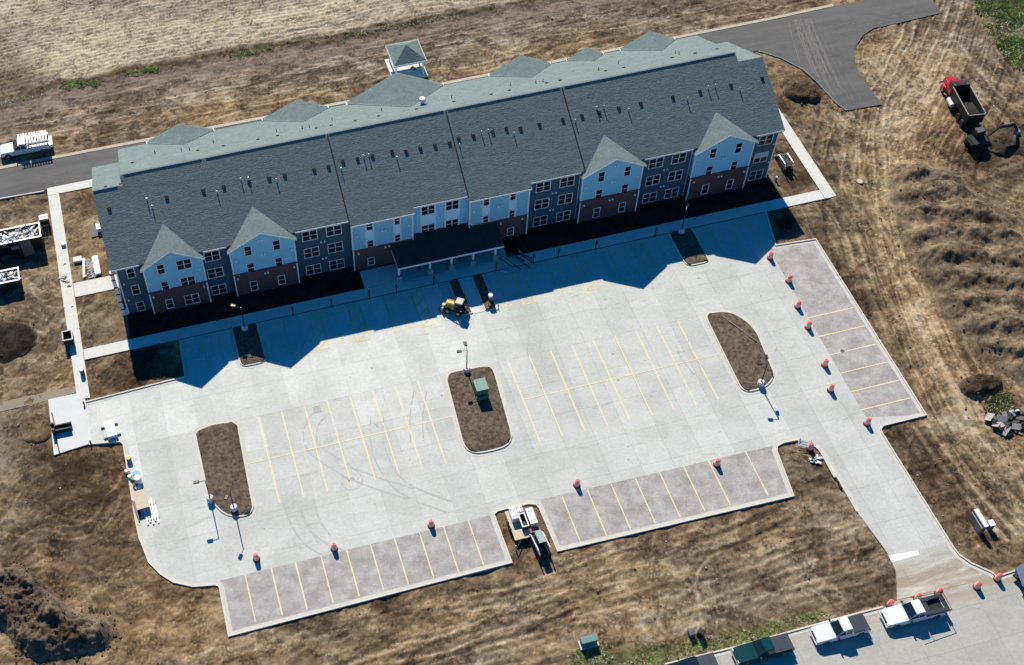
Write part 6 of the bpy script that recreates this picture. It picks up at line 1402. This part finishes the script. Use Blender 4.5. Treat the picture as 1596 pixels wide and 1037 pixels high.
pile('spoil_ridge', '', [(102.47,-4.91),(105.66,-3.68),(107.69,-5.17),(109.19,-7.26),(109.46,-10.46),(110.86,-14.52),(111.24,-19.37),(112.74,-26.62),(108.48,-39.12),(103.02,-42.49),(101.17,-40.01),(99.79,-36.64),(98.39,-33.18),(98.10,-26.78),(98.57,-20.29),(99.85,-13.71),(100.99,-8.60)], 2.0, M['spoil'], 53, res=.2, rough=.55, kind='structure', furrow=R_(72), clods=.6, lump=.20, wave=3.7, pc=((.075,.052,.033),(.30,.215,.13)))
pile('soil_pile', 'pile of brown dirt with dry weeds left of the white pad', [(-14.60,-13.45),(-12.82,-12.99),(-11.63,-14.00),(-11.45,-16.72),(-12.85,-17.26),(-14.40,-16.35)], .4, M['tanclod'], 59, clods=.5, pc=((.10,.064,.034),(.23,.16,.085)))

# ------------------------------------------------------------------ weeds and grass (countless blades, joined)
def hz(x, y):
    i = min(len(xs)-1, int(np.searchsorted(xs, x))); j = min(len(ys)-1, int(np.searchsorted(ys, y))); return float(Hh[j, i])
def clumps(name, polys, n, ms, seed, hmin, hmax, spread, blades=7, zfun=None):
    r = random.Random(seed); mb = MB(); bb = []
    for poly in polys:
        x0, x1 = min(p[0] for p in poly), max(p[0] for p in poly); y0, y1 = min(p[1] for p in poly), max(p[1] for p in poly); a = abs(area(poly)); bb.append((poly, x0, x1, y0, y1, a))
    tot = sum(b[-1] for b in bb)
    for poly, x0, x1, y0, y1, a in bb:
        k_ = int(n*a/tot); X = np.array([r.uniform(x0,x1) for _ in range(k_*3)]); Y = np.array([r.uniform(y0,y1) for _ in range(k_*3)])
        ok = inside(X, Y, poly) & (fbm(X*.35, Y*.35, seed, 4)+np.array([r.uniform(-.12,.12) for _ in X]) > .44)
        for x, y in list(zip(X[ok], Y[ok]))[:k_]:
            zg = hz(x, y)
            mi = 0 if r.random() < .45 else (1 if r.random() < .6 else 2)
            for _ in range(blades):
                h = r.uniform(hmin, hmax); an = r.uniform(0,6.28); sp = spread*r.uniform(.3,1); wd = r.uniform(.015,.038)*(1+h)
                ox, oy = r.gauss(0,spread*.5), r.gauss(0,spread*.5); dx, dy = math.cos(an), math.sin(an); p, q = -dy*wd, dx*wd
                mb.add([(x+ox-p,y+oy-q,zg-.03),(x+ox+p,y+oy+q,zg-.03),(x+ox+dx*sp+p*.8,y+oy+dy*sp+q*.8,zg+h*.6),(x+ox+dx*sp*2.0,y+oy+dy*sp*2.0,zg+h*.5)], [(0,1,2,3)], mi)
    o = mb.build(name, ms, None); tag(o, kind='stuff'); return o
GM = [M['leaf_green'], M['leaf_olive'], M['leaf_dry']]
clumps('grass', [GRASS], 1300, [M['leaf_olive'], M['leaf_green'], M['leaf_dry']], 71, .04, .16, .15, 13)
clumps('weeds', [[(132.21,29.99),(130.86,23.10),(129.58,16.50),(129.23,10.63),(132.35,5.36),(142.96,12.49),(148.59,30.07)]], 3400, GM, 73, .1, .5, .4, 14)
clumps('ditch_weeds', [[(-3.29,46.04),(1.55,45.64),(2.33,44.38),(-2.17,44.25),(-3.39,45.05)], [(5.35,45.85),(10.57,45.79),(10.73,44.99),(6.62,44.73)], [(20.58,45.38),(27.39,45.50),(27.27,44.92),(20.47,44.81)]], 170, [M['leaf_green'], M['leaf_green'], M['leaf_olive']], 77, .03, .13, .3, 16)
clumps('ditch_weeds', [[(-14.36,44.53),(-6.94,44.93),(-3.30,45.90),(-3.39,45.05),(-7.02,44.09),(-14.42,43.69)], [(27.39,45.50),(41.01,44.84),(55.05,44.92),(54.92,44.47),(40.90,44.41),(27.27,44.92)]], 120, [M['leaf_olive'], M['leaf_dry'], M['leaf_green']], 78, .03, .15, .3)
clumps('weeds', [[(94.45,-40.82),(98.08,-41.28),(97.29,-43.74),(94.24,-43.34)], [(103.62,-27.83),(106.36,-27.20),(106.09,-31.21),(103.36,-32.01)]], 330, [M['leaf_olive'], M['leaf_dry'], M['leaf_green']], 79, .2, .7, .3)
# scattered clods and pebbles on the open dirt
cl = MB(); r = random.Random(5)
for poly, n in (([(-17.27,-16.94),(-3.55,-20.82),(-2.86,-36.68),(3.09,-43.15),(2.50,-50.35),(-19.39,-44.30)], 220), ([(49.50,-48.85),(68.65,-46.57),(73.56,-59.61),(70.68,-62.32),(38.27,-59.73),(6.43,-50.93),(6.99,-48.09),(40.28,-47.91)], 350), ([(81.74,-43.99),(95.58,-48.81),(87.32,-62.65),(82.26,-58.82)], 220), ([(100.36,6.47),(130.79,10.16),(96.05,-48.04),(88.11,-41.13),(88.47,-13.93)], 350), ([(-13.30,34.50),(-12.62,43.30),(64.85,43.74),(111.95,32.00),(41.03,29.57)], 250)):
    x0, x1 = min(p[0] for p in poly), max(p[0] for p in poly); y0, y1 = min(p[1] for p in poly), max(p[1] for p in poly); c = 0
    while c < n:
        x, y = r.uniform(x0,x1), r.uniform(y0,y1)
        if not inside(np.array([x]), np.array([y]), poly)[0]: continue
        c += 1; s = .03+.14*r.random()**5; cl.obox((x,y,hz(x,y)+s*.2),(s*1.3,s,s*.8),0 if r.random() < .8 else 1,Matrix.Rotation(r.uniform(0,3),3,'Z')@Matrix.Rotation(r.uniform(-.6,.6),3,'Y'))
tag(cl.build('loose_clods', [M['tanclod'], M['rubble']]), kind='stuff')
